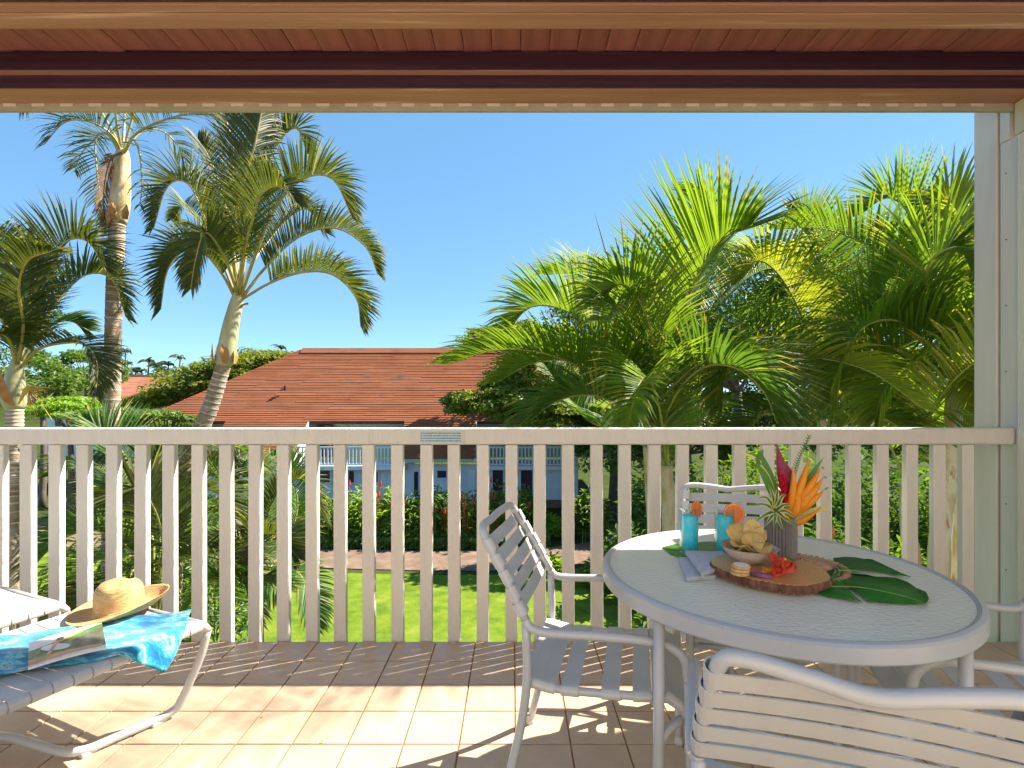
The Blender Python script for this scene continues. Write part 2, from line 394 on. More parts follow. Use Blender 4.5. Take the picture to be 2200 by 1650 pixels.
# ------------------------------------------------------------------ loungers
def lounger(label, x, y, rz, seed):
    t = thing('sun_lounger', label, 'sun lounger', (x,y,0), rz, 'white strap sun loungers')
    ZL = .362; hw = .288
    b = MB()
    loop = [(-1.22,-hw,ZL),(-.08,-hw,ZL),(-.015,-hw+.002,ZL+.006),(.004,-hw+.01,ZL-.02)]
    for s in (-1,1):
        b.tube(fillet([(-1.22,s*hw,ZL),(-.3,s*hw,ZL),(-.02,s*hw,ZL+.004),(.006,s*(hw-.004),ZL-.03)], .04), .0155, 12)
    b.tube([(-.012,-hw,ZL),(-.012,hw,ZL)], .0125, 10)
    b.tube([(-1.22,-hw,ZL),(-1.22,hw,ZL)], .013, 8)
    b.build('side_rail', M['metal'], t, smooth=True)
    def leg_loop(dx, mir):
        q = [(0.004,-hw+.004,ZL-.03),(-.012,-.26,.22),(-.05,-.205,.065),(-.075,-.185,.028),(-.14,-.165,.018),(-.28,-.135,.018),(-.36,-.105,.022),(-.392,-.05,.038),(-.40,0,.045)]
        q = q[:6]+[(-.335,-.118,.018),(-.375,-.07,.021),(-.405,.03,.036),(-.425,.14,.044),(-.445,.25,.042),(-.462,.288,.09),(-.475,hw,ZL-.01)]
        full = [(dx+mir*a, c_, d_) for a, c_, d_ in q]
        b = MB(); b.tube(catmull(full, 60), .0155, 12); return b
    leg_loop(0, 1).build('leg', M['metal'], t, smooth=True)
    leg_loop(-1.30, -1).build('leg', M['metal'], t, smooth=True) if False else leg_loop(-1.62, -1).build('leg', M['metal'], t, smooth=True)
    for (px, py) in ((-.115,-.17),(-.325,-.122),(-.452,.27),(-1.505,-.17)):
        b = MB(); b.box((px-.03,py-.014,.0),(px+.03,py+.014,.016)); b.build('foot_pad', M['strap'], t, bevel=.004)
    prof = strap_prof(hw, 0, .0165, 0, sag=.012); sb = loop_strap(prof, .050); base = None; n = 22
    for k in range(n):
        o = sb.build('seat_strap', M['strap'], t) if base is None else base.copy()
        if base is None: base = o
        else: COL.objects.link(o)
        o.location = (-.055-k*.0545, 0, ZL)
    bx, bz = -1.24, ZL; ca, sa = math.cos(R(38)), math.sin(R(38))
    b = MB()
    for s in (-1,1): b.tube([(bx,s*hw,bz),(bx-.68*ca,s*hw,bz+.68*sa)], .0155, 10)
    b.tube([(bx-.68*ca,-hw,bz+.68*sa),(bx-.68*ca,hw,bz+.68*sa)], .0155, 10)
    for s in (-1,1): b.tube([(bx-.4*ca,s*(hw-.03),bz+.4*sa),(bx-.55,s*(hw-.03),bz)], .010, 8)
    b.tube([(bx,-hw,bz),(bx-.42,-hw,bz-.0)], .0155, 8); b.tube([(bx,hw,bz),(bx-.42,hw,bz)], .0155, 8)
    b.build('backrest_frame', M['metal'], t, smooth=True)
    for k in range(11):
        o = base.copy(); COL.objects.link(o); o.name = 'back_strap'; d = .05+k*.057
        o.location = (bx-d*ca, 0, bz+d*sa); o.rotation_euler = (0, R(38), 0)
    return t
LM = Vector((-1.485,2.22,0)); LANG = R(66.2)
lounger('white strap sun lounger carrying the turquoise towel, straw hat and magazine', LM.x, LM.y, LANG, 1)
lounger('empty white strap sun lounger at the far left against the railing', -2.215, 2.415, LANG, 2)

# ------------------------------------------------------------------ towel, magazine, hat
def lw(x, y, z):                         # lounger local -> world
    c_, s_ = math.cos(LANG), math.sin(LANG); return Vector((LM.x+c_*x-s_*y, LM.y+s_*x+c_*y, z))
m = bpy.data.materials.new('turquoise_towel'); m.use_nodes = True; N = m.node_tree.nodes; L = m.node_tree.links
bs = N['Principled BSDF']; bs.inputs['Roughness'].default_value = .9; bs.inputs['Sheen Weight'].default_value = .3
tc = N.new('ShaderNodeTexCoord'); mp = N.new('ShaderNodeMapping'); mp.inputs['Rotation'].default_value = (0,0,R(20)); mp.inputs['Scale'].default_value = (1,2.2,1); L.new(tc.outputs['Object'], mp.inputs[0])
n1 = N.new('ShaderNodeTexNoise'); n1.inputs['Scale'].default_value = 9; n1.inputs['Detail'].default_value = 9; n1.inputs['Roughness'].default_value = .68; n1.inputs['Distortion'].default_value = .4
L.new(mp.outputs[0], n1.inputs[0])
cr = N.new('ShaderNodeValToRGB'); E = cr.color_ramp.elements
E[0].position = .30; E[0].color = (.0,.11,.34,1); E[1].position = .72; E[1].color = (.50,.72,.74,1)
for p_, c_ in ((.42,(.0,.15,.40,1)),(.48,(.0,.27,.46,1)),(.53,(.03,.42,.55,1)),(.58,(.32,.62,.68,1)),(.63,(.0,.22,.27,1)),(.67,(.06,.42,.50,1))):
    e = E.new(p_); e.color = c_
L.new(n1.outputs['Fac'], cr.inputs[0]); L.new(cr.outputs[0], bs.inputs['Base Color'])
n2 = N.new('ShaderNodeTexNoise'); n2.inputs['Scale'].default_value = 300; L.new(tc.outputs['Object'], n2.inputs[0])
bp = N.new('ShaderNodeBump'); bp.inputs['Strength'].default_value = .4; bp.inputs['Distance'].default_value = .004; L.new(n2.outputs['Fac'], bp.inputs['Height']); L.new(bp.outputs[0], bs.inputs['Normal'])
M['towel'] = m
rr_ = rnd(5)
def towel_pt(s, t):
    e1 = Vector((-.74,.67)); e2 = Vector((-.655,-.755))
    p = Vector((.02,-.165))+e1*(s*.98)+e2*(t*.345)
    x, y = p.x, p.y; z = .3855
    z += .003*math.sin(x*37+y*21)+.004*math.sin(y*29-x*11+1.3)+.0035
    edge = .312
    if y < -edge:
        d = -edge-y; z = .386-d*.97+.0*math.sin(x*30); y = -edge-.012-.18*d+.008*math.sin(x*45)
        x = x
    elif y > edge:
        d = y-edge; z = .386-d*.95; y = edge+.012+.1*d+.01*math.sin(x*40)
    return lw(x, y, z)
b = MB(); b.grid(towel_pt, 90, 34)
o = b.build('beach_towel', M['towel'], org=lw(-.25,0,.38), smooth=True, solid=.004)
tag(o, 'turquoise and blue patterned beach towel spread over the lounger with one corner hanging', 'towel')
# magazine
mg = thing('magazine', 'glossy magazine with a beach photo cover lying on the towel', 'magazine', P(140,1400,.404))
cA, cB, cC, cD = P(60,1438,.404), P(229,1398,.404), P(219,1345,.408), P(62,1384,.408)
def mq(s, t, dz=0): p = (cA*(1-s)+cB*s)*(1-t)+(cD*(1-s)+cC*s)*t; return Vector((p.x,p.y,p.z+dz+.010*math.sin(s*2.2)))
M['paper'] = mat('white_paper', (.75,.74,.72), rough=.5)
pr = {}
for nm, c in (('sky',(.72,.66,.62)),('leaf',(.06,.14,.03)),('dark',(.07,.07,.05)),('sand',(.42,.22,.10)),('board',(.72,.72,.76)),('skin',(.50,.22,.09)),('cap',(.05,.09,.12)),('gold',(.62,.34,.06))):
    pr[nm] = mat('print_'+nm, c, tuple(min(1,x*1.7) for x in c), 14, .25, coat=.5)
b = MB(); N_ = 10
def strip(b, dz0, dz1):
    vs = []
    for k in range(N_+1):
        s = k/N_; vs += [mq(s,0,dz0), mq(s,1,dz0), mq(s,1,dz1), mq(s,0,dz1)]
    fs = []
    for k in range(N_):
        a = k*4; fs += [(a,a+1,a+5,a+4),(a+1,a+2,a+6,a+5),(a+2,a+3,a+7,a+6),(a+3,a,a+4,a+7)]
    fs += [(3,2,1,0),(N_*4,N_*4+1,N_*4+2,N_*4+3)]; b.add(vs, fs)
strip(b, -.003, .004); b.build('pages', M['paper'], mg, org=mg.location)
def cover(name, poly, m_, dz):
    # clip-free: fine fan through interpolated points
    b = MB(); n = len(poly); vs = [mq(s,t,.0045+dz) for s,t in poly]; b.add(vs, [tuple(range(n))]); return b.build(name, m_, mg, org=mg.location)
def rect_cover(name, s0, s1, t0, t1, m_, dz):
    b = MB(); b.grid(lambda i, j: mq(s0+(s1-s0)*i, (t0+(t1-t0)*j), .0045+dz), 10, 2); b.build(name, m_, mg, org=mg.location)
rect_cover('cover_sky', .0,1,.0,1, pr['sky'], 0)
def band(name, f0, f1, m_, dz, s0=0, s1=1):
    b = MB(); b.grid(lambda i, j: mq(s0+(s1-s0)*i, f0(s0+(s1-s0)*i)*(1-j)+f1(s0+(s1-s0)*i)*j, .0045+dz), 14, 2); b.build(name, m_, mg, org=mg.location)
band('cover_foliage', lambda s: .10, lambda s: .62+.36*s**1.5, pr['leaf'], .0004)
band('cover_shade', lambda s: .12, lambda s: .25+.55*s, pr['dark'], .0007, .55, 1)
band('cover_path', lambda s: .06+.02*s, lambda s: .26-.1*s, pr['sand'], .0010, 0, .95)
cover('cover_surfboard', [(.34+.19*math.cos(a*.3142), .46+.13*math.sin(a*.3142)-.1*math.cos(a*.3142)) for a in range(20)], pr['board'], .0014)
cover('cover_figure', [(.22,.24),(.27,.22),(.36,.55),(.46,.62),(.44,.72),(.34,.70)], pr['skin'], .0018)
cover('cover_hair', [(.35,.70),(.45,.70),(.46,.80),(.37,.80)], pr['cap'], .002)
cover('cover_arm', [(.44,.62),(.72,.80),(.72,.86),(.45,.72)], pr['gold'], .0017)
# straw hat
M['straw'] = mat('woven_straw', (.50,.30,.12), (.62,.41,.19), 18, .75, .7, 90, bstretch=(1,1,3))
t_ = M['straw'].node_tree; wv = t_.nodes.new('ShaderNodeTexWave'); wv.wave_type = 'RINGS'; wv.rings_direction = 'Z'; wv.inputs['Scale'].default_value = 60; wv.inputs['Distortion'].default_value = 1.2
tcx = t_.nodes.new('ShaderNodeTexCoord'); t_.links.new(tcx.outputs['Object'], wv.inputs[0])
bpn = [n for n in t_.nodes if n.type == 'BUMP'][0]; bp2 = t_.nodes.new('ShaderNodeBump'); bp2.inputs['Strength'].default_value = .6; bp2.inputs['Distance'].default_value = .003
t_.links.new(wv.outputs['Fac'], bp2.inputs['Height']); t_.links.new(bpn.outputs[0], bp2.inputs['Normal']); t_.links.new(bp2.outputs[0], t_.nodes['Principled BSDF'].inputs['Normal'])
def hatfn(r, z, a):
    if r > .10:
        k = (r-.10)/.1; z = z+k*k*(.006+.024*math.cos(a-R(25))+.007*math.cos(2*a+.6))-.012*k*(1-k)*2; r = r*(1+.04*math.cos(2*a))
    elif z > .105:
        z -= .014*math.exp(-((r*math.cos(a)-.02)/.03)**2)*(1 if r < .08 else .4)
    else: r = r*(1+.05*math.cos(2*(a-R(10))))
    return r, z
prof = [(.208,.016),(.21,.018),(.205,.016),(.19,.010),(.17,.005),(.145,.001),(.12,.0),(.112,.004),(.106,.014),(.104,.035),(.102,.065),(.097,.095),(.089,.117),(.074,.132),(.05,.139),(.025,.142),(0.0,.143)]
b = MB(); b.lathe(prof, seg=72, fn=hatfn, cap=False)
o = b.build('straw_hat', M['straw'], smooth=True, solid=.004); o.location = (-1.615,2.165,.400); o.rotation_euler = (R(1), R(-3), R(10)); o.scale = (.80,.80,.82)
tag(o, 'golden straw sun hat with wide upturned brim resting on the towel', 'hat')

# ------------------------------------------------------------------ things on the table
TZt = TZ-.0015
M['leaf_dark'] = mat('glossy_green_leaf', (.03,.17,.02), (.05,.25,.03), 6, .5, .15, 25, transl=.2, tcol=(.1,.4,.03), spec=.25)
M['leaf_bright'] = mat('bright_green_leaf', (.07,.25,.02), (.13,.36,.03), 5, .35, .15, 25, transl=.2, tcol=(.2,.5,.03))
M['vein'] = mat('pale_leaf_vein', (.28,.40,.12), rough=.5)
def flat_leaf(name, pts_uv, m_, label, z0, vein=None, arch=.006):
    pts = [P(u, v, z0) for u, v in pts_uv]; c = sum(pts, Vector())/len(pts)
    b = MB(); n = len(pts); vs = []; fs = []
    for i, p in enumerate(pts):
        p2 = pts[(i+1) % n]
        for h_ in (0,.5): q = p.lerp(p2, h_); vs.append(q+Vector((0,0,.0012+arch*.5+arch*.35*math.sin(len(vs)*1.7))))
    fs.append(tuple(range(len(vs))))
    b.add(vs, fs); o = b.build(name, m_, org=c, smooth=True, solid=.0012); tag(o, label, 'leaf')
    if vein:
        for vp in vein:
            b = MB(); b.tube(catmull([P(u,v,z0+arch*.9+.003) for u, v in vp], 10), [.0016-.0011*k/10 for k in range(11)], 5); b.build('vein', M['vein'], o, org=c)
    return o
flat_leaf('monstera_leaf', [(1762,1244),(1798,1222),(1790,1204),(1840,1200),(1872,1207),(1915,1224),(1957,1246),(1905,1233),(1855,1229),(1808,1237),(1860,1240),(1905,1243),(1950,1255),(1988,1276),(1996,1290),(1987,1303),(1940,1299),(1900,1298),(1866,1295),(1836,1274),(1808,1258),(1826,1276),(1854,1298),(1800,1288),(1757,1279),(1750,1262)],
          M['leaf_dark'], 'large dark green split leaf lying on the glass right of the woven mat', TZt+.003, [[(1775,1260),(1850,1262),(1940,1280),(1985,1296)],[(1800,1225),(1860,1228),(1930,1240)]], .010)
flat_leaf('green_leaf', [(1422,1177),(1450,1170),(1490,1167),(1530,1164),(1570,1170),(1585,1182),(1560,1196),(1510,1202),(1470,1202),(1440,1192)],
          M['leaf_bright'], 'bright green leaf lying under the two blue drinks', TZt+.001, [[(1424,1178),(1500,1183),(1580,1180)]], .0015)
# woven mat
M['mat'] = mat('woven_natural_fibre', (.42,.24,.13), (.58,.38,.24), 30, .85, .8, 120)
MC = Vector((.925,1.745,TZt+.0052))
wm = thing('woven_mat', 'round open weave placemat of natural fibre between the board and the split leaf', 'placemat', MC)
b = MB()
for rr in (.025,.04,.055,.115,.128,.141): b.tube([(rr*math.cos(2*math.pi*k/48), rr*math.sin(2*math.pi*k/48), 0) for k in range(49)], .0048 if rr > .1 else .006, 6, cap=False)
b.build('coil', M['mat'], wm, smooth=True)
b = MB()
for k in range(40):
    a = 2*math.pi*k/40; b.tube([(.058*math.cos(a), .058*math.sin(a), .001),(.085*math.cos(a+.05),.085*math.sin(a+.05),.003),(.113*math.cos(a),.113*math.sin(a),.001)], .0032, 5)
b.build('spoke_weave', M['mat'], wm)
b = MB()
for k in range(52):
    a = 2*math.pi*k/52; b.tube([(.143*math.cos(a), .143*math.sin(a), 0),(.157*math.cos(a),.157*math.sin(a),.003),(.145*math.cos(a+.09),.145*math.sin(a+.09),0)], .0045, 5)
b.build('scallop_edge', M['mat'], wm)
# wooden slab
M['wood_top'] = mat('acacia_board_wood', (.54,.24,.07), (.66,.33,.11), 5, .4, .15, 60, (1,1,1), coat=.3, c3=(.58,.32,.13))
t_ = M['wood_top'].node_tree; wv = t_.nodes.new('ShaderNodeTexWave'); wv.wave_type = 'RINGS'; wv.rings_direction = 'Z'; wv.inputs['Scale'].default_value = 26; wv.inputs['Distortion'].default_value = 3; wv.inputs['Detail'].default_value = 3
tcx = t_.nodes.new('ShaderNodeTexCoord'); t_.links.new(tcx.outputs['Object'], wv.inputs[0])
mx = t_.nodes.new('ShaderNodeMix'); mx.data_type = 'RGBA'; mx.blend_type = 'MULTIPLY'; mx.inputs[0].default_value = .12
crn = [n for n in t_.nodes if n.type == 'VALTORGB'][0]
t_.links.new(crn.outputs[0], mx.inputs[6]); t_.links.new(wv.outputs['Color'], mx.inputs[7]); t_.links.new(mx.outputs[2], t_.nodes['Principled BSDF'].inputs['Base Color'])
M['bark'] = mat('rough_board_bark', (.10,.035,.018), (.26,.11,.06), 60, .85, 1, 120, (1,1,.25))
SC = Vector((.788,1.632,TZt+.0105))
sbd = thing('serving_board', 'round tree slice serving board with bark edge holding the snacks', 'serving board', SC)
def slabr(a): return .156+.010*math.cos(2*a+1)+.005*math.sin(3*a)+.003*math.sin(7*a)
b = MB(); n = 80
b.slab([(slabr(2*math.pi*k/n)*.985*math.cos(2*math.pi*k/n), slabr(2*math.pi*k/n)*.985*math.sin(2*math.pi*k/n)) for k in range(n)], .001, .0268); b.build('board', M['wood_top'], sbd, bevel=.0015)
b = MB(); vs = []; fs = []
rb = rnd(3)
for j, (z, dr) in enumerate(((.0,-.004),(.004,.0),(.014,.0028),(.022,.001),(.0262,-.003))):
    for k in range(n*2):
        a = math.pi*k/n; rr = slabr(a)+dr+rb.uniform(-.0012,.0012)+.0012*math.sin(k*2.1); vs.append((rr*math.cos(a), rr*math.sin(a), z))
for j in range(4):
    for k in range(n*2): k2 = (k+1) % (n*2); fs.append((j*n*2+k, j*n*2+k2, (j+1)*n*2+k2, (j+1)*n*2+k))
b.add(vs, fs); b.build('bark', M['bark'], sbd)
ZB = SC.z+.0270
# bowl and chips
M['ceramic'] = mat('white_ceramic_bowl', (.62,.57,.52), (.70,.66,.60), 6, .3, .05, 40, coat=.3)
M['ceramic_rim'] = mat('brown_glaze_rim', (.45,.30,.22), rough=.3)
BC = Vector((.752,1.690,ZB+.0005))
bw = thing('bowl', 'shallow white ceramic bowl with speckled rim full of chips', 'bowl', BC)
b = MB(); b.lathe([(0,.0),(.036,0),(.040,.004),(.058,.014),(.074,.030),(.083,.046),(.0855,.0485),(.082,.047),(.071,.032),(.055,.018),(.03,.009),(0,.007)], seg=48); b.build('bowl_body', M['ceramic'], bw, smooth=True)
b = MB(); b.tube([(.0848*math.cos(2*math.pi*k/48), .0848*math.sin(2*math.pi*k/48), .0488) for k in range(49)], .0014, 6, cap=False); b.build('rim', M['ceramic_rim'], bw, smooth=True)
M['chip'] = mat('golden_potato_chip', (.62,.42,.13), (.76,.58,.24), 40, .55, .5, 70, transl=.25, tcol=(.9,.65,.25), rand=.1)
rc = rnd(12)
def chip_mesh(seed):
    r_ = rnd(seed); b = MB(); kx = r_.uniform(6,12); ph = r_.uniform(0,6)
    def f(i, j):
        a = i*2*math.pi; r = j*.033*(1+.08*math.sin(3*a+ph)+.04*math.sin(7*a)); x = r*math.cos(a); y = r*math.sin(a)
        return Vector((x, y, kx*x*x*1.1-kx*.5*y*y+.002*math.sin(x*160+ph)+.0015*math.sin(y*190)))
    b.grid(f, 22, 5); return b
for k in range(19):
    a = k*2.4; rad = .058*math.sqrt((k+.5)/19); top = k >= 13
    if k == 18: rad = .012
    b = chip_mesh(k); o = b.build('potato_chip', M['chip'], smooth=True, solid=.0012)
    zz = .030+.012*(k//5)+.006*rc.random() if not top else .052+.010*(k-13)
    o.location = (BC.x+rad*math.cos(a)*(.7 if top else 1), BC.y+rad*math.sin(a)*(.7 if top else 1), BC.z+zz)
    if k >= 15: o.rotation_euler = (R(rc.uniform(50,85)), R(rc.uniform(-25,25)), R(rc.uniform(-30,30)))
    else: o.rotation_euler = (R(rc.uniform(-35,35)), R(rc.uniform(-35,35)), R(rc.uniform(0,360)))
    tag(o, 'crisp golden potato chip piled in the white bowl on the board', 'chip', 'potato chips in the bowl')
# crackers
M['cracker'] = mat('toasted_cracker', (.62,.33,.10), (.74,.48,.20), 40, .7, .4, 90)
M['cream'] = mat('white_cream_filling', (.78,.76,.70), rough=.5)
cc = P(1597,1240,ZB); zc = ZB+.001
for k, lab in enumerate(('bottom round cracker of the little stack on the board','middle round cracker of the little stack on the board','top round cracker of the stack covered with white cream')):
    b = MB(); b.lathe([(0,0),(.0235,0),(.026,.0025),(.026,.006),(.0235,.0085),(0,.0085)], seg=28, fn=lambda r, z, a: (r*(1+.02*math.cos(14*a)), z))
    o = b.build('cracker', M['cracker'], smooth=False); o.location = (cc.x+(k-1)*.001, cc.y+.02+(1-k)*.0015, zc+k*.0105); tag(o, lab, 'cracker')
    b = MB(); b.lathe([(0,.0086),(.021,.0086),(.022,.0095),(.020,.0104),(0,.0108)], seg=24); b.build('cream_layer', M['cream'], o)
# purple fruit slice and cheese
M['purple'] = mat('purple_sweet_potato', (.16,.03,.09), (.34,.12,.22), 45, .5, .3, 80, c3=(.5,.3,.36))
b = MB()
def pf(i, j):
    a = i*2*math.pi; r = j; x = r*.033*math.cos(a); y = r*.015*math.sin(a); return Vector((x,y,.012*(1-(x/.034)**2*.6)-.25*abs(y)*0-.010*(y/.015)**2))
b.grid(pf, 26, 6); b.grid(lambda i, j: pf(i, 1)*1.0 if j == 1 else Vector((pf(i,1).x*.9, pf(i,1).y*.9, 0)), 26, 1)
o = b.build('sweet_potato_slice', M['purple'], smooth=True); o.location = P(1637,1240,ZB)+Vector((0,.005,.001)); o.rotation_euler = (0,R(4),R(-22)); tag(o, 'dark purple sweet potato slice lying on the board beside the crackers', 'fruit slice')
M['cheese'] = mat('orange_cheese', (.80,.34,.03), (.86,.42,.06), 12, .4, .1, 50)
for k, (uv, an, lab) in enumerate((((1650,1230),15,'orange cheese slice nearest the purple slice on the board'),((1668,1233),-18,'orange cheese slice partly under the red hibiscus flower'))):
    b = MB(); b.slab([(-.028,-.012),(.030,-.016),(.004,.024)], 0, .006); o = b.build('cheese_slice', M['cheese'], bevel=.001); o.location = P(*uv, ZB)+Vector((0,.008,.0015+k*.007)); o.rotation_euler = (R(3),0,R(an)); tag(o, lab, 'cheese')
# hibiscus
M['petal'] = mat('coral_red_petal', (.72,.07,.03), (.86,.16,.07), 14, .55, .3, 40, transl=.35, tcol=(1,.18,.06), c3=(.9,.30,.2))
hb = thing('hibiscus_flower', 'coral red double hibiscus blossom lying on the serving board', 'flower', P(1678,1236,ZB)+Vector((0,.012,.002)))
rh = rnd(8)
for k in range(15):
    ring = 0 if k < 5 else (1 if k < 10 else 2); az = k*2.0+ring*.6; el = (R(5), R(38), R(68))[ring]; ln = (.040,.038,.030)[ring]
    b = MB(); ph = rh.uniform(0,6)
    def hf(i, j):
        w_ = (i-.5)*.036*math.sin(math.pi*min(1, j*.80+.13)); z = .007*math.cos(i*14+ph)*j+.012*j*j*math.sin(j*4+ph)
        x = j*ln; return Vector((x*math.cos(el)-z*math.sin(el)+.003, w_, x*math.sin(el)+z*math.cos(el)+.006))
    b.grid(hf, 9, 6); o = b.build('petal', M['petal'], hb, smooth=True); o.rotation_euler = (0, 0, az)
b = MB(); b.tube([(0,0,.005),(-.008,-.012,.045),(-.010,-.018,.058)], [.0022,.0018,.003], 6); b.build('stamen', M['cheese'], hb)
hb.rotation_euler = (R(32), R(8), 0); hb.location.z += .016
for k, (dx, dy) in enumerate(((.042,.02),(.05,.008))):
    b = MB(); b.grid(lambda i, j: Vector((j*.045, (i-.5)*.02*math.sin(math.pi*(j*.9+.05)), .006*math.sin(j*3))), 4, 6); o = b.build('sepal_leaf', M['leaf_dark'], hb, smooth=True); o.location = (dx*.4,dy,.004); o.rotation_euler = (0,0,R(20+k*35))
# napkins
M['linen'] = mat('grey_blue_linen', (.42,.46,.54), (.50,.54,.61), 60, .85, .4, 300, sheen=.2)
M['hem'] = mat('napkin_hem', (.60,.57,.50), rough=.85)
for k, (quad, lab, z0) in enumerate((([(1459,1203),(1474,1250),(1538,1243),(1556,1212)], 'folded grey blue linen napkin lying flat on the glass under another napkin', TZt+.003),
                                   ([(1472,1190),(1508,1240),(1582,1213),(1553,1190)], 'folded grey blue linen napkin laid askew on top of the other', TZt+.019))):
    q = [P(u, v, z0) for u, v in quad]; c = sum(q, Vector())/4
    nk = thing('napkin', lab, 'napkin', c)
    for ly in range(3):
        b = MB(); dz = ly*.0042
        def nf(i, j):
            p = (q[0]*(1-i)+q[3]*i)*(1-j)+(q[1]*(1-i)+q[2]*i)*j
            return Vector((p.x, p.y+ly*.001, p.z+dz+.0016*math.sin(i*5+k)+.004*ly*max(0,i-.55)*math.sin(j*3.1)+.0010*math.sin(j*9+ly)))
        b.grid(nf, 14, 10); b.build('linen_fold', M['linen'], nk, org=c, smooth=True, solid=.0028)
    b = MB(); b.tube([nf(i/14, 1)+Vector((0,-.0005,0)) for i in range(15)], .0022, 5); b.build('hem', M['hem'], nk, org=c)
# glasses with blue drink
gm = bpy.data.materials.new('clear_glass'); gm.use_nodes = True; N = gm.node_tree.nodes; L = gm.node_tree.links; N.remove(N['Principled BSDF'])
tp = N.new('ShaderNodeBsdfTransparent'); tp.inputs[0].default_value = (.98,1,1,1); gs = N.new('ShaderNodeBsdfGlossy'); gs.inputs['Roughness'].default_value = .04
lw_ = N.new('ShaderNodeLayerWeight'); lw_.inputs['Blend'].default_value = .12; mxs = N.new('ShaderNodeMixShader'); L.new(lw_.outputs['Facing'], mxs.inputs[0]); L.new(tp.outputs[0], mxs.inputs[1]); L.new(gs.outputs[0], mxs.inputs[2]); L.new(mxs.outputs[0], N['Material Output'].inputs[0])
dm = mat('blue_cocktail', (.04,.80,.98), (.22,.93,1), 30, .25, .5, 55, transl=.35, tcol=(.10,.90,1), c3=(.35,.92,.96), coat=.4, ramp=(.38,.6))
om = mat('orange_slice_flesh', (.92,.17,.01), (.98,.27,.02), 50, .3, .3, 120, transl=.35, tcol=(1,.35,.05), coat=.4)
orind = mat('orange_rind', (.85,.16,.01), rough=.35); opith = mat('orange_pith', (.90,.50,.18), rough=.5)
for k, (u, v, tilt, ou, ov, orr, oaz, lab) in enumerate(((1481,1187,0,1497,1094,.030,R(38),'left'),(1556,1188,0,1577,1104,.037,R(-8),'right'))):
    c = P(u, v, TZt+.004)
    gl = thing('cocktail_glass', 'tall %s glass of icy blue drink %s' % (lab, 'farthest from the vase' if k == 0 else 'next to the grey vase'), 'drink', c)
    b = MB(); wob = lambda r, z, a: (r*(1+.018*math.sin(z*240+3*math.sin(a*3))+.010*math.sin(a*7)), z)
    b.lathe([(0,.0),(.031,0),(.033,.003),(.0335,.02),(.0335,.09),(.0345,.150),(.0352,.160),(.0345,.1605),(.0325,.15),(.0312,.09),(.0308,.012),(0,.010)], seg=40, fn=wob); b.build('glass', gm, gl, smooth=True)
    b = MB(); b.lathe([(0,.0105),(.0300,.0125),(.0302,.05),(.0303,.09),(.0312,.132),(.0312,.134),(0,.135)], seg=40, fn=lambda r, z, a: (r*(1+.012*math.sin(z*240+3*math.sin(a*3))+.01*math.sin(a*7)) if r < .03025 else r*.985, z)); b.build('blue_drink', dm, gl, smooth=True)
    ri = rnd(k)
    for q_ in range(4):
        b = MB(); s_ = .009; b.box((-s_,-s_,-s_),(s_,s_,s_)); ic = b.build('ice_cube', gm, gl, bevel=.003); ic.location = (ri.uniform(-.014,.014), ri.uniform(-.014,.014), .139+q_*.002); ic.rotation_euler = (ri.random()*3, ri.random()*3, ri.random()*3)
    osl = thing('orange_slice', 'orange wheel on the rim of the %s blue drink' % lab, 'orange slice', Q(ou, ov, c.y-.005))
    def disc(r0, r1, h): 
        b = MB(); b.lathe([(r0,-h),(r1,-h),(r1,h),(r0,h),(r0,-h)], seg=36, cap=False); return b
    b = MB(); b.lathe([(0,-.0025),(orr*.86,-.0025),(orr*.86,.0025),(0,.0025)], seg=36); b.build('flesh', om, osl)
    disc(orr*.86, orr*.93, .0028).build('pith', opith, osl); disc(orr*.93, orr, .0030).build('rind', orind, osl)
    b = MB()
    for q_ in range(9):
        a = 2*math.pi*q_/9
        for sgn in (-1,1): b.tube([(.003*math.cos(a),.003*math.sin(a),sgn*.0026),(orr*.86*math.cos(a),orr*.86*math.sin(a),sgn*.0026)], .0006, 4)
    b.build('membrane', opith, osl)
    osl.rotation_euler = (R(90-8), 0, oaz)
# vase
M['vase'] = mat('grey_ribbed_ceramic', (.20,.185,.175), (.27,.25,.235), 8, .7, .3, 60)
VC = Vector((.928,1.842,TZt+.0115))
b = MB(); fl_ = lambda r, z, a: (r+((.0028*math.cos(a*30)) if r > .045 else 0), z)
b.lathe([(0,0),(.046,0),(.049,.003),(.0495,.07),(.0495,.132),(.047,.136),(.0445,.134),(.0445,.02),(0,.018)], seg=240, fn=fl_)
o = b.build('vase', M['vase'], smooth=False); o.location = VC; tag(o, 'grey vertically ribbed ceramic vase holding tropical flowers', 'vase')
FY = VC.y
M['ginger_red'] = mat('red_ginger_bract', (.55,.01,.03), (.80,.03,.07), 30, .4, .2, 50, transl=.2, tcol=(.9,.03,.05))
M['ti'] = mat('magenta_ti_leaf', (.16,.02,.05), (.42,.04,.13), 9, .35, .2, 20, (3,3,.6), transl=.25, tcol=(.6,.05,.15), c3=(.35,.12,.22))
M['heli'] = mat('orange_heliconia_bract', (.84,.27,.005), (.92,.38,.01), 10, .4, .15, 30, transl=.25, tcol=(1,.45,.03), c3=(.75,.16,.01))
M['leafy'] = mat('green_foliage_leaf', (.04,.15,.02), (.09,.24,.035), 8, .4, .2, 30, transl=.25, tcol=(.2,.45,.04))
M['varieg'] = mat('variegated_leaf_margin', (.55,.56,.16), (.64,.66,.24), 10, .45, .1, 30, transl=.2, tcol=(.7,.7,.2))
M['dgreen'] = mat('variegated_leaf_centre', (.035,.10,.03), (.06,.15,.05), 10, .45)
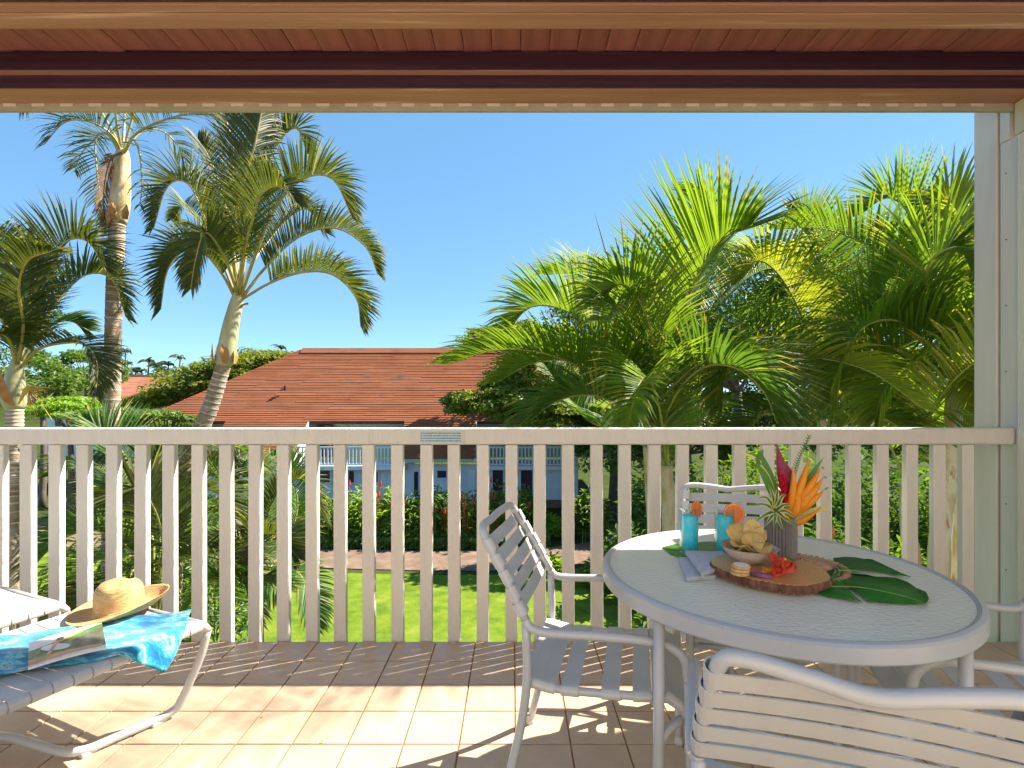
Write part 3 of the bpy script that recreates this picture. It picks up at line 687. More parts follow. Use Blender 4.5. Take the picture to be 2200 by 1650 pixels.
def blade(b, pts, w_, nrm, n=10, fold=.25, prof=None, mi=0):
    """leaf blade along pts, width w_, normal hint nrm"""
    c = catmull(pts, n); vs = []; fs = []
    for i, p in enumerate(c):
        T = (c[min(i+1,n)]-c[max(i-1,0)]).normalized(); S = T.cross(nrm); S = S.normalized() if S.length > 1e-5 else T.orthogonal().normalized(); Nn = S.cross(T)
        t = i/n; ww = w_*(prof(t) if prof else max(.02, math.sin(math.pi*(.06+.94*t)**.8)))*.5
        vs += [p-S*ww+Nn*ww*fold, p, p+S*ww+Nn*ww*fold]
    for i in range(n):
        a = i*3; fs += [(a,a+1,a+4,a+3),(a+1,a+2,a+5,a+4)]
    b.add(vs, fs, mi)
CAMN = Vector((0,-1,.25)).normalized()
def stem(b, p, r=.0028): b.tube(catmull([VC+Vector((0,0,.03)), VC+Vector(((p.x-VC.x)*.3,(p.y-VC.y)*.4,.13)), p], 8), r, 6)
def fq(u, v, dy=0): return Q(u, v, FY+dy)
# red ginger
gz = thing('red_ginger_flower', 'bright red ginger flower cone in the middle of the vase', 'flower', VC)
b = MB(); stem(b, fq(1683,1080)); b.build('stem', M['leafy'], gz, org=VC)
ax0, ax1 = fq(1684,1085,-.012), fq(1681,1018,-.012); rg = rnd(2)
for k in range(46):
    t = k/46; p = ax0.lerp(ax1, t); a = k*2.4; rad = .020*(1-.55*t); d = Vector((math.cos(a), math.sin(a)*.9, .75+.6*t)).normalized(); tip = p+d*(rad+.012)
    b = MB(); nrm = Vector((math.cos(a),math.sin(a),-.5)); blade(b, [p, p+d*(rad*.6)+Vector((0,0,-.002)), tip], .014*(1-.4*t), nrm, 5, .5); b.build('bract', M['ginger_red'], gz, org=VC, smooth=True)
tl = thing('ti_leaf', 'upright magenta purple ti leaf behind the red ginger', 'leaf', VC)
b = MB(); blade(b, [fq(1690,1075,.02), fq(1678,1010,.025), fq(1668,952,.02)], .042, CAMN, 12, .35); blade(b, [fq(1690,1090,.02), fq(1700,1030,.03), fq(1680,985,.03)], .030, CAMN, 10, .3); b.build('blade', M['ti'], tl, org=VC, smooth=True)
b = MB(); stem(b, fq(1690,1078,.02)); b.build('stem', M['ti'], tl, org=VC)
# heliconia
hl = thing('heliconia_flower', 'large orange yellow lobster claw heliconia leaning right out of the vase', 'flower', VC)
axis = [fq(1692,1118,-.01), fq(1706,1080,-.02), fq(1722,1045,-.02), fq(1736,1015,-.015)]
b = MB(); b.tube(catmull(axis, 12), [.010,.010,.009,.009,.008,.008,.007,.007,.006,.006,.005,.004,.003], 8); stem(b, axis[0], .004); b.build('stem', M['heli'], hl, org=VC, smooth=True)
def claw(p0, p1, p2, wd, name='bract'):
    b = MB(); c = catmull([p0,p1,p2], 12); rs = [max(.0008, wd*.5*math.sin(math.pi*(.22+.78*i/12))) for i in range(13)]
    b.tube(c, rs, 8); b.build(name, M['heli'], hl, org=VC, smooth=True)
for (a0, a1, a2, wd) in (((1692,1112),(1704,1050),(1704,1000),.024),((1700,1100),(1722,1040),(1738,985),.028),((1706,1085),(1740,1045),(1765,1003),.027),((1700,1092),(1742,1062),(1770,1024),.030),((1698,1108),(1740,1080),(1772,1052),.030),((1692,1125),(1726,1118),(1765,1090),.024),((1690,1115),(1712,1090),(1716,1040),.034),((1702,1105),(1730,1078),(1748,1060),.034)):
    claw(fq(*a0,-.012), fq(*a1,-.025), fq(*a2,-.02), wd)
b = MB()
for (a, c) in (((1765,1003),(1771,1008)),((1770,1024),(1777,1028)),((1772,1052),(1780,1046))): blade(b, [fq(*a,-.02), fq(*c,-.02)], .006, CAMN, 3)
b.build('green_tip', M['leafy'], hl, org=VC)
# big green leaves, fern and the striped leaves
for (pts, wd, lab, m_) in (([(1672,1090),(1650,1030),(1632,985),(1640,965)], .045, 'broad green leaf standing left of the red ginger', 'leafy'),
                     ([(1676,1080),(1655,1020),(1620,985),(1588,970)], .018, 'narrow yellow green leaf arching far to the left of the vase', 'varieg'),
                     ([(1700,1090),(1725,1050),(1750,1010),(1770,982)], .022, 'narrow green leaf rising behind the heliconia', 'leafy'),
                     ([(1700,1112),(1740,1100),(1770,1092),(1785,1100)], .020, 'curled leaf reaching right under the heliconia', 'varieg')):
    b = MB(); blade(b, [fq(u,v,.01) for u,v in pts], wd, CAMN, 12, .3)
    lf = thing('arrangement_leaf', lab, 'leaf', VC); b.build('blade', M[m_], lf, org=VC, smooth=True)
    b = MB(); stem(b, fq(*pts[0],.01), .002); b.build('stem', M['leafy'], lf, org=VC)
fn_ = thing('fern_frond', 'thin dark green fern sprig standing highest in the flower arrangement', 'fern', VC)
fc = catmull([fq(1695,1080,.02), fq(1703,1030,.03), fq(1716,985,.03), fq(1738,938,.03)], 26)
b = MB(); b.tube(fc, .0014, 5); stem(b, fc[0], .0015); b.build('stem', M['leafy'], fn_, org=VC)
b = MB()
for i in range(4, 27):
    T = (fc[min(26,i+1)]-fc[i-1]).normalized()
    for s in (-1,1):
        d = (Vector((s*.9,0,.1))+T*.6+Vector((0,s*.2,0))).normalized(); l = .020*(1-.6*abs(i/26-.45)); blade(b, [fc[i], fc[i]+d*l*.5, fc[i]+d*l], .0042, CAMN, 3)
b.build('leaflets', M['leafy'], fn_, org=VC)
sp = thing('striped_leaf_rosette', 'rosette of green and cream striped leaves spilling over the vase rim', 'leaves', VC)
rc0 = fq(1666,1097,-.045)
b = MB(); b.tube(catmull([VC+Vector((-.01,0,.06)), VC+Vector((-.015,-.01,.13)), rc0], 6), .003, 6); b.build('stem', M['leafy'], sp, org=VC)
for k, (u, v, up) in enumerate(((1616,1086,8),(1618,1125,4),(1650,1040,10),(1672,1048,12),(1690,1062,10),(1684,1140,-6),(1640,1135,0),(1716,1118,8),(1714,1136,2),(1700,1085,6),(1628,1070,14),(1662,1135,-2),(1697,1130,4))):
    mid = fq((1666+u)/2, (1097+v)/2-up, -.06); tip = fq(u, v, -.06 if v > 1100 else -.035)
    b = MB(); blade(b, [rc0, mid, tip], .019, CAMN, 8, .3, lambda t: max(.03, 1-t**1.6))
    s_ = b.build('leaf', M['varieg'], sp, org=VC, smooth=True)
    b = MB(); off = Vector((0,-.0012,.0006)); blade(b, [rc0+off, mid+off, tip+off], .009, CAMN, 8, .3, lambda t: max(.03, 1-t**1.6)); b.build('leaf_stripe', M['dgreen'], s_, org=VC, smooth=True)
# fallen petals
M['yellow_petal'] = mat('yellow_petal', (.62,.50,.02), rough=.5)
for (u, v, lab) in ((900,1448,'tiny fallen yellow leaf on the shaded tiles by the railing'),(563,1541,'tiny fallen yellow leaf on the sunlit tiles nearest the lounger'),(692,1596,'tiny fallen green yellow leaf beside the chair shadow')):
    b = MB(); blade(b, [Vector((-.006,0,.001)), Vector((0,.001,.004)), Vector((.007,0,.002))], .009, Vector((0,0,1)), 4); o = b.build('fallen_leaf', M['yellow_petal'], smooth=True); o.location = P(u, v, .001); o.rotation_euler = (0,0,u); tag(o, lab, 'leaf')
#@@GARDEN
# ------------------------------------------------------------------ garden materials
M['lawn'] = mat('mown_lawn', (.075,.135,.010), (.15,.21,.018), 1.6, .9, .9, 18, c3=(.22,.24,.05), detail=15, ramp=(.36,.6))
M['ground'] = mat('garden_soil', (.03,.045,.012), (.06,.08,.02), .6, .95, .6, 8)
M['path'] = mat('brown_path', (.15,.10,.075), (.23,.165,.125), 1.5, .9, .4, 40)
M['kerb'] = mat('path_kerb', (.36,.28,.22), (.46,.38,.30), 5, .9, .3, 40)
M['frond'] = mat('palm_frond_green', (.035,.060,.010), (.065,.090,.013), 2.5, .55, .1, 30, transl=.28, tcol=(.16,.20,.015), c3=(.14,.15,.02), rand=.25)
M['frond_lit'] = mat('areca_lit_frond_green', (.055,.125,.010), (.11,.19,.012), 2.2, .55, .1, 30, transl=.45, tcol=(.27,.42,.015), c3=(.22,.25,.02), rand=.28)  # sunlit copy of the frond green, light put into the colour
M['tip'] = mat('dry_leaflet', (.20,.22,.03), (.34,.30,.05), 9, .6, transl=.35, tcol=(.42,.40,.05), rand=.2)
M['frond_dead'] = mat('dead_frond_brown', (.17,.10,.045), (.30,.19,.09), 6, .8, transl=.2, tcol=(.4,.22,.08))
M['frond_mid'] = mat('areca_mid_green', (.055,.125,.012), (.105,.175,.014), 2.2, .55, .1, 30, transl=.42, tcol=(.19,.33,.015), c3=(.18,.21,.02), rand=.3)
M['frond_yel'] = mat('yellow_green_frond', (.14,.20,.012), (.24,.28,.02), 2.5, .55, .1, 30, transl=.5, tcol=(.42,.47,.02), rand=.15)
M['frond_dark'] = mat('shaded_frond_green', (.035,.090,.012), (.07,.145,.016), 2.5, .55, .1, 30, transl=.3, tcol=(.17,.33,.02), rand=.2)  # darker copy, shade of low and inner fronds put into the colour
M['rachis'] = mat('yellow_rachis', (.30,.27,.06), (.42,.34,.10), 8, .45)
M['rachis_g'] = mat('green_rachis', (.16,.22,.04), (.26,.27,.06), 8, .45)
M['shaft'] = mat('crownshaft', (.36,.37,.18), (.52,.48,.30), 3, .45, .1, 20, (3,3,.5), c3=(.55,.42,.12))
M['shaft_old'] = mat('old_crownshaft', (.40,.30,.12), (.56,.52,.38), 5, .6, .3, 20, (2,2,.7), c3=(.32,.15,.05), ramp=(.4,.6))
M['trunk'] = mat('ringed_palm_trunk', (.22,.16,.11), (.40,.34,.26), 9, .85, .7, 30, (1,1,2.6), c3=(.50,.47,.40))
M['trunk_pale'] = mat('pale_ring_scar', (.46,.42,.35), (.58,.54,.46), 20, .9)
M['trunk_rust'] = mat('rusty_ring_scar', (.36,.17,.05), (.44,.25,.10), 20, .9)
M['bark_d'] = mat('tree_bark', (.08,.06,.045), (.16,.12,.09), 6, .9, .8, 20)
def leafm(name, a, b_, tc, tr=.35, rand=.15, sc_=1.4, c3=None): return mat(name, a, b_, sc_, .5, transl=tr, tcol=tc, rand=rand, c3=c3)
M['pod'] = leafm('monkeypod_leaves', (.07,.12,.008), (.16,.21,.012), (.36,.42,.02), .4, .1, .9, (.25,.27,.02))
M['shrub'] = leafm('shrub_leaves', (.050,.11,.012), (.12,.20,.018), (.26,.42,.02), .35, .3)
M['shrub_l'] = leafm('light_shrub_leaves', (.10,.22,.015), (.20,.32,.03), (.45,.65,.03), .4, .2)
M['shrub_y'] = leafm('yellow_croton_leaves', (.30,.28,.02), (.40,.22,.02), (.7,.5,.04), .35, .2)
M['shrub_d'] = leafm('deep_green_leaves', (.032,.085,.013), (.075,.15,.02), (.16,.32,.02), .3, .25)
M['flower_red'] = mat('red_flower_spike', (.60,.02,.03), (.80,.07,.04), 10, .5, transl=.2, tcol=(.9,.05,.04))
M['flower_or'] = mat('orange_flower', (.72,.16,.03), (.8,.28,.05), 10, .5, transl=.2, tcol=(.9,.3,.05))
M['coco'] = leafm('far_palm_leaves', (.05,.08,.02), (.09,.12,.03), (.16,.22,.05), .3, .15)
M['roof'] = mat('terracotta_roof_shingle', (.22,.080,.040), (.29,.11,.058), .5, .9, .5, 12, (1,2.2,2.2), c3=(.13,.085,.07), ramp=(.32,.60), detail=10, rand=.05)
M['roof_b'] = mat('faded_roof_shingle', (.42,.17,.11), (.50,.22,.14), .5, .9, .3, 12)
M['h_wall'] = mat('pale_blue_grey_siding', (.76,.77,.80), (.82,.83,.85), 1.5, .7, .2, 8)
M['h_cream'] = mat('pale_green_siding', (.40,.44,.30), (.48,.52,.36), 1.5, .7)
M['h_white'] = mat('white_house_trim', (.76,.77,.78), rough=.5)
M['h_dark'] = mat('dark_purple_glazing', (.05,.03,.055), (.10,.06,.09), 1, .15, spec=.6)
M['h_stone'] = mat('brown_base_wall', (.20,.11,.08), (.28,.17,.12), 3, .9, .4, 12)

for k_ in ('lawn','ground','path','roof','roof_b'): M[k_].node_tree.nodes['Principled BSDF'].inputs['Specular IOR Level'].default_value = .03
# ------------------------------------------------------------------ ground, lawn, path
b = MB(); b.box((-500,2.8,G-2),(500,900,G)); b.box((-500,-120,G-2),(500,2.8,G-.01)); structure(b.build('ground', M['ground'], org=(0,0,G)))
M['lawn'].node_tree.nodes['Principled BSDF'].inputs['Specular IOR Level'].default_value = .1
pc = [(-60,33),(-40,31),(-28,27.5),(-20,23.5),(-13,21.2),(-8,20.6),(-3,20.2),(0,20.3),(3,21.3),(6,23.5),(9,26.5),(13,30)]
cl = catmull([(x,y,0) for x,y in pc], 88); off = []
for i, p in enumerate(cl):
    T = (cl[min(88,i+1)]-cl[max(0,i-1)]).normalized(); Nn = Vector((-T.y,T.x,0)); off.append((p, Nn))
def ribbon(a, b_, z, name, m_):
    b = MB(); vs = []; fs = []
    for p, n in off: vs += [p+n*a+Vector((0,0,z)), p+n*b_+Vector((0,0,z))]
    for i in range(len(off)-1): fs.append((2*i,2*i+2,2*i+3,2*i+1))
    b.add(vs, fs); return structure(b.build(name, m_, org=(0,20,G)))
b = MB(); vs = []; fs = []
for p, n in off: q = p+n*-1.6; vs += [Vector((q.x,q.y,G+.02)), Vector((q.x*1.0, 5.0, G+.02))]
for i in range(len(off)-1): fs.append((2*i,2*i+1,2*i+3,2*i+2))
b.add(vs, fs); structure(b.build('lawn', M['lawn'], org=(0,12,G)))
ribbon(-1.15, 1.25, G+.03, 'path', M['path'])
b = MB(); b.add([(2.2,18.2,G+.026),(9,18,G+.026),(10,27,G+.026),(4,24.5,G+.026)], [(0,1,2,3)]); structure(b.build('soil_bed', M['path'], org=(5,21,G)))
# ------------------------------------------------------------------ palm builder
UP = Vector((0,0,1))
def frond_mesh(pts, L_, n=46, wd=.030, dens=1.65, start=.16, vang=40, droop=.5, seed=0, back=.35, lw0=.5, rw=.012, rag=.0, curl=0, sideN=None, seg=3):
    """pts: rachis control points, leaflets in two rows; returns leaf MB, rachis MB"""
    r_ = rnd(seed); c = catmull(pts, 60); tot = len(c)-1; n = int(n*dens); wd *= .86
    Hh = Vector((c[-1].x-c[0].x, c[-1].y-c[0].y, 0)); Hh = Hh.normalized() if Hh.length > .02 else Vector((0,-1,0))
    S = Hh.cross(UP).normalized() if sideN is None else sideN
    lb = MB(); rb = MB()
    rb.tube([c[i] for i in range(0, 61, 3)], [rw*(1-.82*i/20)+.0015 for i in range(21)], 6, cap=True)
    for k in range(n):
        t = start+(1-start)*(k+.5)/n; x = t*tot; i = min(int(x), tot-1); p = c[i].lerp(c[i+1], x-i)
        T = (c[min(tot,i+1)]-c[max(0,i-1)]).normalized(); Sp = (S-T*S.dot(T)).normalized(); Nn = Sp.cross(T)
        if Nn.dot(UP) < 0 and False: Nn = -Nn
        s = (t-start)/(1-start); ln = L_*(lw0+(1-lw0)*math.sin(math.pi*min(1,.12+s*.95)))*(1 if s < .93 else .75)
        for sg in (-1,1):
            if r_.random() < rag: continue
            va = R(vang+r_.uniform(-7,7)); l = ln*r_.uniform(.86,1.08)
            d = (Sp*sg*math.cos(va)+Nn*math.sin(va)+T*(back+.9*s*s+r_.uniform(-.08,.08))).normalized()
            ctr = [p]; q = p.copy(); dd = d.copy(); gr = droop*r_.uniform(.7,1.3)
            for m_ in range(seg):
                q = q+dd*(l/seg); ctr.append(q.copy()); dd = (dd-UP*gr*(m_+1)/seg*.9).normalized()
            vs = []; fs = []
            ww = wd*r_.uniform(.8,1.15)
            wr = T.cross(d); wr = wr.normalized() if wr.length > 1e-4 else Nn
            tw = r_.uniform(-.28,.28)
            base = (T*math.cos(tw)+wr*math.sin(tw))
            prof = (.45,1,.72,0) if seg == 3 else (.5,.9,0)
            for m_ in range(seg+1):
                dr = (ctr[min(seg,m_+1)]-ctr[max(0,m_-1)]).normalized(); W = (base-dr*base.dot(dr)).normalized()
                h = ww*.5*prof[m_]; up_ = dr.cross(W)*h*.45
                if m_ == seg: vs += [ctr[m_]]
                else: vs += [ctr[m_]-W*h+up_, ctr[m_], ctr[m_]+W*h+up_]
            for m_ in range(seg-1): a = 3*m_; fs += [(a,a+1,a+4,a+3),(a+1,a+2,a+5,a+4)]
            a = 3*(seg-1); fs += [(a,a+1,a+3),(a+1,a+2,a+3)]
            lb.add(vs, fs)
            if r_.random() < .22: lb.m[-2:] = [1,1]
            if r_.random() < .025: lb.m[-len(fs):] = [1]*len(fs)
    return lb, rb
def add_frond(root, pts, L_, m_leaf, m_r, name='frond', **kw):
    lb, rb = frond_mesh(pts, L_, **kw); org = root.location
    base = Vector(pts[0]); f = lb.build(name, [m_leaf, M['tip']], root, org=org)
    r_ = rb.build('rachis', m_r, f, org=org, smooth=True)
    return f
def arc(base, az, el0, length, bend, n=6, twist=0):
    """arching rachis: azimuth az, initial elevation el0, total bend (deg)"""
    pts = [Vector(base)]; p = Vector(base); st = length/n
    for i in range(n):
        e = R(el0-bend*((i+.5)/n)**1.4); a = R(az+twist*i/n)
        p = p+Vector((math.cos(a)*math.cos(e), math.sin(a)*math.cos(e), math.sin(e)))*st; pts.append(p.copy())
    return pts
def ringed_trunk(root, pts, r0, r1, nring, seed, m_main=None, scars=('trunk_pale',)):
    r_ = rnd(seed); c = catmull(pts, nring*4); n = len(c)-1; rs = []
    for i in range(n+1):
        t = i/n; rr = r0*(1-t)+r1*t; rs.append(rr*(1+(.035 if i % 4 == 0 else 0)+r_.uniform(-.01,.01)))
    b = MB(); b.tube(c, rs, 16); b.build('trunk', m_main or M['trunk'], root, org=root.location, smooth=True)
    for si, sn in enumerate(scars):
        b = MB()
        for i in range(4+si*2, n-1, 4):
            if r_.random() < .25: continue
            T = (c[i+1]-c[i-1]).normalized(); h = r_.uniform(.004,.010); rr = rs[i]*1.02
            b.tube([c[i]-T*h, c[i]+T*h], [rr, rr*.995], 16, cap=False)
        b.build('ring_scars', M[sn], root, org=root.location, smooth=True, kind='stuff')
def palm(label, base_xy, group='palms close to the lanai'):
    return thing('palm_tree', label, 'palm tree', (base_xy[0], base_xy[1], G), 0, group)

# ---- palm with recurved fronds, centre left
Y2 = 5.6
t = palm('leaning palm with a full crown of recurved fronds left of the house roof', (Q(360,1200,Y2).x, Y2))
tr = [Vector((Q(355,1200,Y2).x,Y2,G)), Q(372,1200,Y2), Q(405,990,Y2), Q(450,880,Y2), Q(482,780,Y2)]
ringed_trunk(t, tr, .10, .070, 34, 21, scars=('trunk_pale',))
b = MB(); b.tube(catmull([Q(481,785,Y2),Q(488,750,Y2),Q(496,700,Y2),Q(508,650,Y2),Q(514,628,Y2)], 16), [.074,.084,.092,.095,.095,.093,.089,.085,.081,.077,.073,.069,.065,.060,.055,.05,.045], 18)
b.build('crownshaft', M['shaft'], t, org=t.location, smooth=True)
b = MB()
for k in range(5):
    a = k*1.3; c0 = Q(483,782,Y2)+Vector((.10*math.cos(a),.10*math.sin(a),0)); blade(b, [c0, c0+Vector((.01*math.cos(a),.01*math.sin(a),.10)), c0+Vector((-.02,0,.22))], .09, Vector((math.cos(a),math.sin(a),0)), 5)
b.build('sheath_base', M['trunk_rust'], t, org=t.location)
CB = (514,640)
F2 = [ # (pixel path, depth offsets, leaflet length, vang, droop)
 ([(508,640),(470,545),(440,470),(405,395),(360,400),(330,490)], (0,-.1,-.2,-.25,-.2,-.1), .42, 48, .30),
 ([(505,640),(478,590),(440,545),(400,535),(360,580),(345,665)], (0,-.15,-.3,-.4,-.4,-.35), .40, 48, .30),
 ([(512,638),(505,560),(490,470),(470,390),(445,330),(425,300)], (0,.1,.3,.5,.6,.6), .46, 30, .42),
 ([(515,638),(530,540),(552,430),(590,320),(635,275),(660,330)], (0,.1,.2,.3,.3,.3), .50, 46, .38),
 ([(517,640),(545,560),(590,450),(650,385),(715,385),(758,470)], (0,-.2,-.4,-.5,-.5,-.4), .46, 50, .32),
 ([(520,640),(570,575),(640,510),(720,490),(785,530),(812,590)], (0,.1,.2,.3,.3,.3), .40, 46, .30),
 ([(522,642),(580,608),(650,585),(715,590),(765,640),(775,702)], (0,-.1,-.2,-.3,-.3,-.3), .40, 50, .26),
 ([(512,636),(500,540),(515,420),(545,320),(560,250),(575,180)], (0,-.3,-.5,-.6,-.6,-.6), .48, 28, .45),
 ([(512,636),(490,560),(450,500),(420,470),(395,440),(375,470)], (0,.4,.8,1.1,1.3,1.4), .44, 40, .40),
 ([(516,636),(540,570),(575,520),(620,470),(660,450),(700,500)], (0,.5,.9,1.2,1.4,1.5), .46, 40, .40),
 ([(514,636),(520,560),(540,480),(560,420),(600,400),(640,440)], (0,-.5,-.9,-1.2,-1.35,-1.4), .40, 38, .5),
 ([(512,638),(492,575),(470,530),(440,500),(420,560),(410,620)], (0,-.5,-.8,-.95,-1.0,-1.0), .34, 30, .6),
 ([(513,638),(508,520),(500,400),(500,310),(480,240),(470,190)], (0,.2,.3,.4,.4,.4), .44, 25, .45),
]
for k, (px, dd, ll, va, dr) in enumerate(F2):
    add_frond(t, [Q(u, v, Y2+d) for (u, v), d in zip(px, dd)], ll, M['frond'], M['rachis'], n=44, wd=.022, dens=2.2, start=.20, vang=va+6, droop=dr*1.25, seed=100+k, back=.55, rw=.015)
# a young sucker with thin shoot
b = MB(); b.tube(catmull([Q(516,660,Y2-.1),Q(522,655,Y2-.12),Q(533,652,Y2-.12)], 6), .012, 6); b.build('cut_stub', M['trunk_rust'], t, org=t.location)

# ---- tall palm left with sparse crown
Y1 = 6.0
t = palm('tall straight ringed palm whose thin crown is cut off by the ceiling', (Q(236,1200,Y1).x, Y1))
ringed_trunk(t, [Vector((Q(232,1200,Y1).x,Y1,G)), Q(237,1200,Y1), Q(240,900,Y1), Q(245,650,Y1), Q(252,470,Y1)], .085, .080, 52, 22, scars=('trunk_pale','trunk_rust'))
b = MB(); b.tube(catmull([Q(253,480,Y1),Q(256,440,Y1),Q(260,400,Y1),Q(262,350,Y1),Q(264,322,Y1)], 16), [.082,.090,.10,.105,.106,.105,.102,.098,.094,.09,.086,.082,.08,.077,.072,.065,.055], 18)
b.build('crownshaft', M['shaft_old'], t, org=t.location, smooth=True)
b = MB()
for (u0,v0,u1,v1) in ((238,440,230,490),(268,470,272,440),(245,470,240,430)): b.tube([Q(u0,v0,Y1-.1),Q((u0+u1)/2,(v0+v1)/2,Y1-.12),Q(u1,v1,Y1-.1)], [.03,.035,.006], 7)
b.build('dead_sheath', M['trunk_rust'], t, org=t.location, smooth=True)
F1 = [
 ([(262,330),(240,290),(195,262),(140,262),(95,310)], (0,-.2,-.4,-.5,-.5), .42, 26, .55, .25),
 ([(258,330),(232,290),(205,300),(212,400),(228,495)], (0,.1,.2,.2,.1), .34, 30, .40, .0),
 ([(266,330),(290,290),(340,262),(400,246),(450,245)], (0,-.1,-.2,-.3,-.3), .40, 35, .50, .1),
 ([(264,328),(280,270),(300,200),(330,120),(380,60)], (0,0,0,0,0), .55, 30, .6, .2),
 ([(262,328),(250,260),(245,180),(225,100),(180,40)], (0,-.2,-.3,-.4,-.4), .55, 30, .6, .2),
 ([(264,328),(268,240),(272,150),(270,60),(262,0)], (0,.2,.3,.4,.4), .5, 30, .6, .2),
 ([(262,328),(235,270),(190,210),(110,180),(40,235)], (0,.2,.3,.3,.3), .55, 28, .6, .3),
 ([(266,328),(300,285),(345,280),(380,310),(395,350)], (0,.4,.8,1.0,1.1), .38, 20, .7, .35),
 ([(262,330),(240,300),(205,300),(175,330),(160,370)], (0,.4,.8,1.0,1.1), .38, 20, .7, .35),
 ([(266,330),(285,300),(300,330),(305,400),(300,440)], (0,-.3,-.5,-.5,-.5), .28, 20, .6, .55),
]
for k, (px, dd, ll, va, dr, rag) in enumerate(F1):
    add_frond(t, [Q(u, v, Y1+d) for (u, v), d in zip(px, dd)], ll, M['frond'], M['rachis'], n=34, wd=.019, dens=1.4, start=.24, vang=va, droop=dr*1.4, seed=200+k, back=.5, rw=.015, rag=rag+.15)

# ---- left edge palm
Y3 = 5.2
t = palm('shorter palm at the left edge with dense fronds and yellow flower stalks', (Q(26,1200,Y3).x, Y3))
ringed_trunk(t, [Vector((Q(24,1200,Y3).x,Y3,G)), Q(26,1200,Y3), Q(30,1000,Y3), Q(32,872,Y3)], .072, .068, 44, 23)
b = MB(); b.tube(catmull([Q(32,880,Y3),Q(30,850,Y3),Q(32,810,Y3),Q(38,775,Y3)], 12), [.07,.085,.098,.10,.10,.095,.09,.082,.075,.07,.062,.055,.05], 16)
b.build('crownshaft', M['shaft'], t, org=t.location, smooth=True)
b = MB(); c0 = Q(18,850,Y3-.1); blade(b, [Q(30,872,Y3-.1), Q(12,840,Y3-.16), Q(-2,790,Y3-.16)], .10, Vector((0,-1,0)), 6, .5); b.build('dead_sheath', M['trunk_rust'], t, org=t.location)
rf = rnd(9); b = MB()
for k in range(26):
    u1 = 75+rf.uniform(-15,58); v1 = 860+rf.uniform(-30,45); b.tube(catmull([Q(40,868,Y3-.12), Q(60,835+rf.uniform(-8,8),Y3-.2), Q(u1,v1,Y3-.25+rf.uniform(-.15,.15))], 6), [.006,.006,.005,.004,.004,.003,.002], 4)
b.build('flower_stalks', mat('yellow_flower_stalk', (.55,.33,.04), (.62,.44,.07), 10, .6), t, org=t.location)
F3 = [
 ([(40,785),(58,690),(90,590),(140,520),(190,520),(225,580)], (0,-.1,-.2,-.3,-.3,-.3), .50, 50, .28, 'frond'),
 ([(42,785),(80,720),(130,640),(185,590),(240,600),(270,680)], (0,.1,.3,.5,.6,.6), .48, 48, .30, 'frond'),
 ([(44,790),(80,752),(130,738),(180,740),(208,780),(205,850)], (0,-.2,-.3,-.4,-.4,-.4), .36, 30, .50, 'frond'),
 ([(36,785),(40,680),(30,590),(0,520),(-50,500)], (0,0,.1,.2,.2), .50, 42, .40, 'frond'),
 ([(34,785),(10,700),(-30,640),(-80,640)], (0,-.2,-.3,-.3), .5, 40, .45, 'frond'),
 ([(38,785),(60,720),(80,640),(80,560),(60,500)], (0,.4,.8,1.0,1.1), .5, 40, .45, 'frond'),
 ([(40,785),(70,740),(110,700),(150,690),(190,710)], (0,.5,.9,1.2,1.3), .42, 36, .5, 'frond_dark'),
 ([(36,785),(20,730),(-10,720),(-50,760)], (0,-.4,-.6,-.7), .4, 35, .5, 'frond'),
 ([(38,785),(50,700),(40,620),(60,560),(110,540)], (0,-.5,-.8,-1.0,-1.1), .42, 36, .55, 'frond'),
]
for k, (px, dd, ll, va, dr, mt_) in enumerate(F3):
    add_frond(t, [Q(u, v, Y3+d) for (u, v), d in zip(px, dd)], ll, M[mt_], M['rachis'], n=44, wd=.026, dens=1.9, start=.16, vang=va, droop=dr*1.2, seed=300+k, back=.45, rw=.014)

# ---- areca clumps below the left of the railing (long fronds coming up from the garden)
def clump(label, bx, by, spec, mt_=('frond_dark','frond'), ll=.55, seed=0, stems=4, n=40, wd=.032, group='areca palm clumps in the garden bed', start=.2):
    t = thing('areca_palm', label, 'palm', (bx, by, G), 0, group); r_ = rnd(seed)
    for k in range(stems):
        a = r_.uniform(0,6.28); bb = Vector((bx+.18*math.cos(a), by+.18*math.sin(a), G)); b = MB(); top = bb+Vector((r_.uniform(-.3,.3), r_.uniform(-.2,.2), r_.uniform(1.2,2.2)))
        b.tube(catmull([bb, bb.lerp(top,.5)+Vector((.03,0,0)), top], 10), .035, 8); b.build('stem', M['rachis_g'], t, org=t.location, smooth=True)
    for k, (px, dd) in enumerate(spec):
        pts = [Q(u, v, by+d) for (u, v), d in zip(px, dd)]
        pts = [Vector((bx+(pts[0].x-bx)*.2, by, G+1.2+.2*(k % 3)))]+pts if pts[0].z > G+1.6 else pts
        add_frond(t, pts, ll*r_.uniform(.85,1.1), M[mt_[k % len(mt_)]], M['rachis_g'], n=n, wd=wd, start=start+.08, vang=r_.uniform(15,40), droop=r_.uniform(.25,.5), seed=seed*50+k, back=.5, rw=.014)
    return t
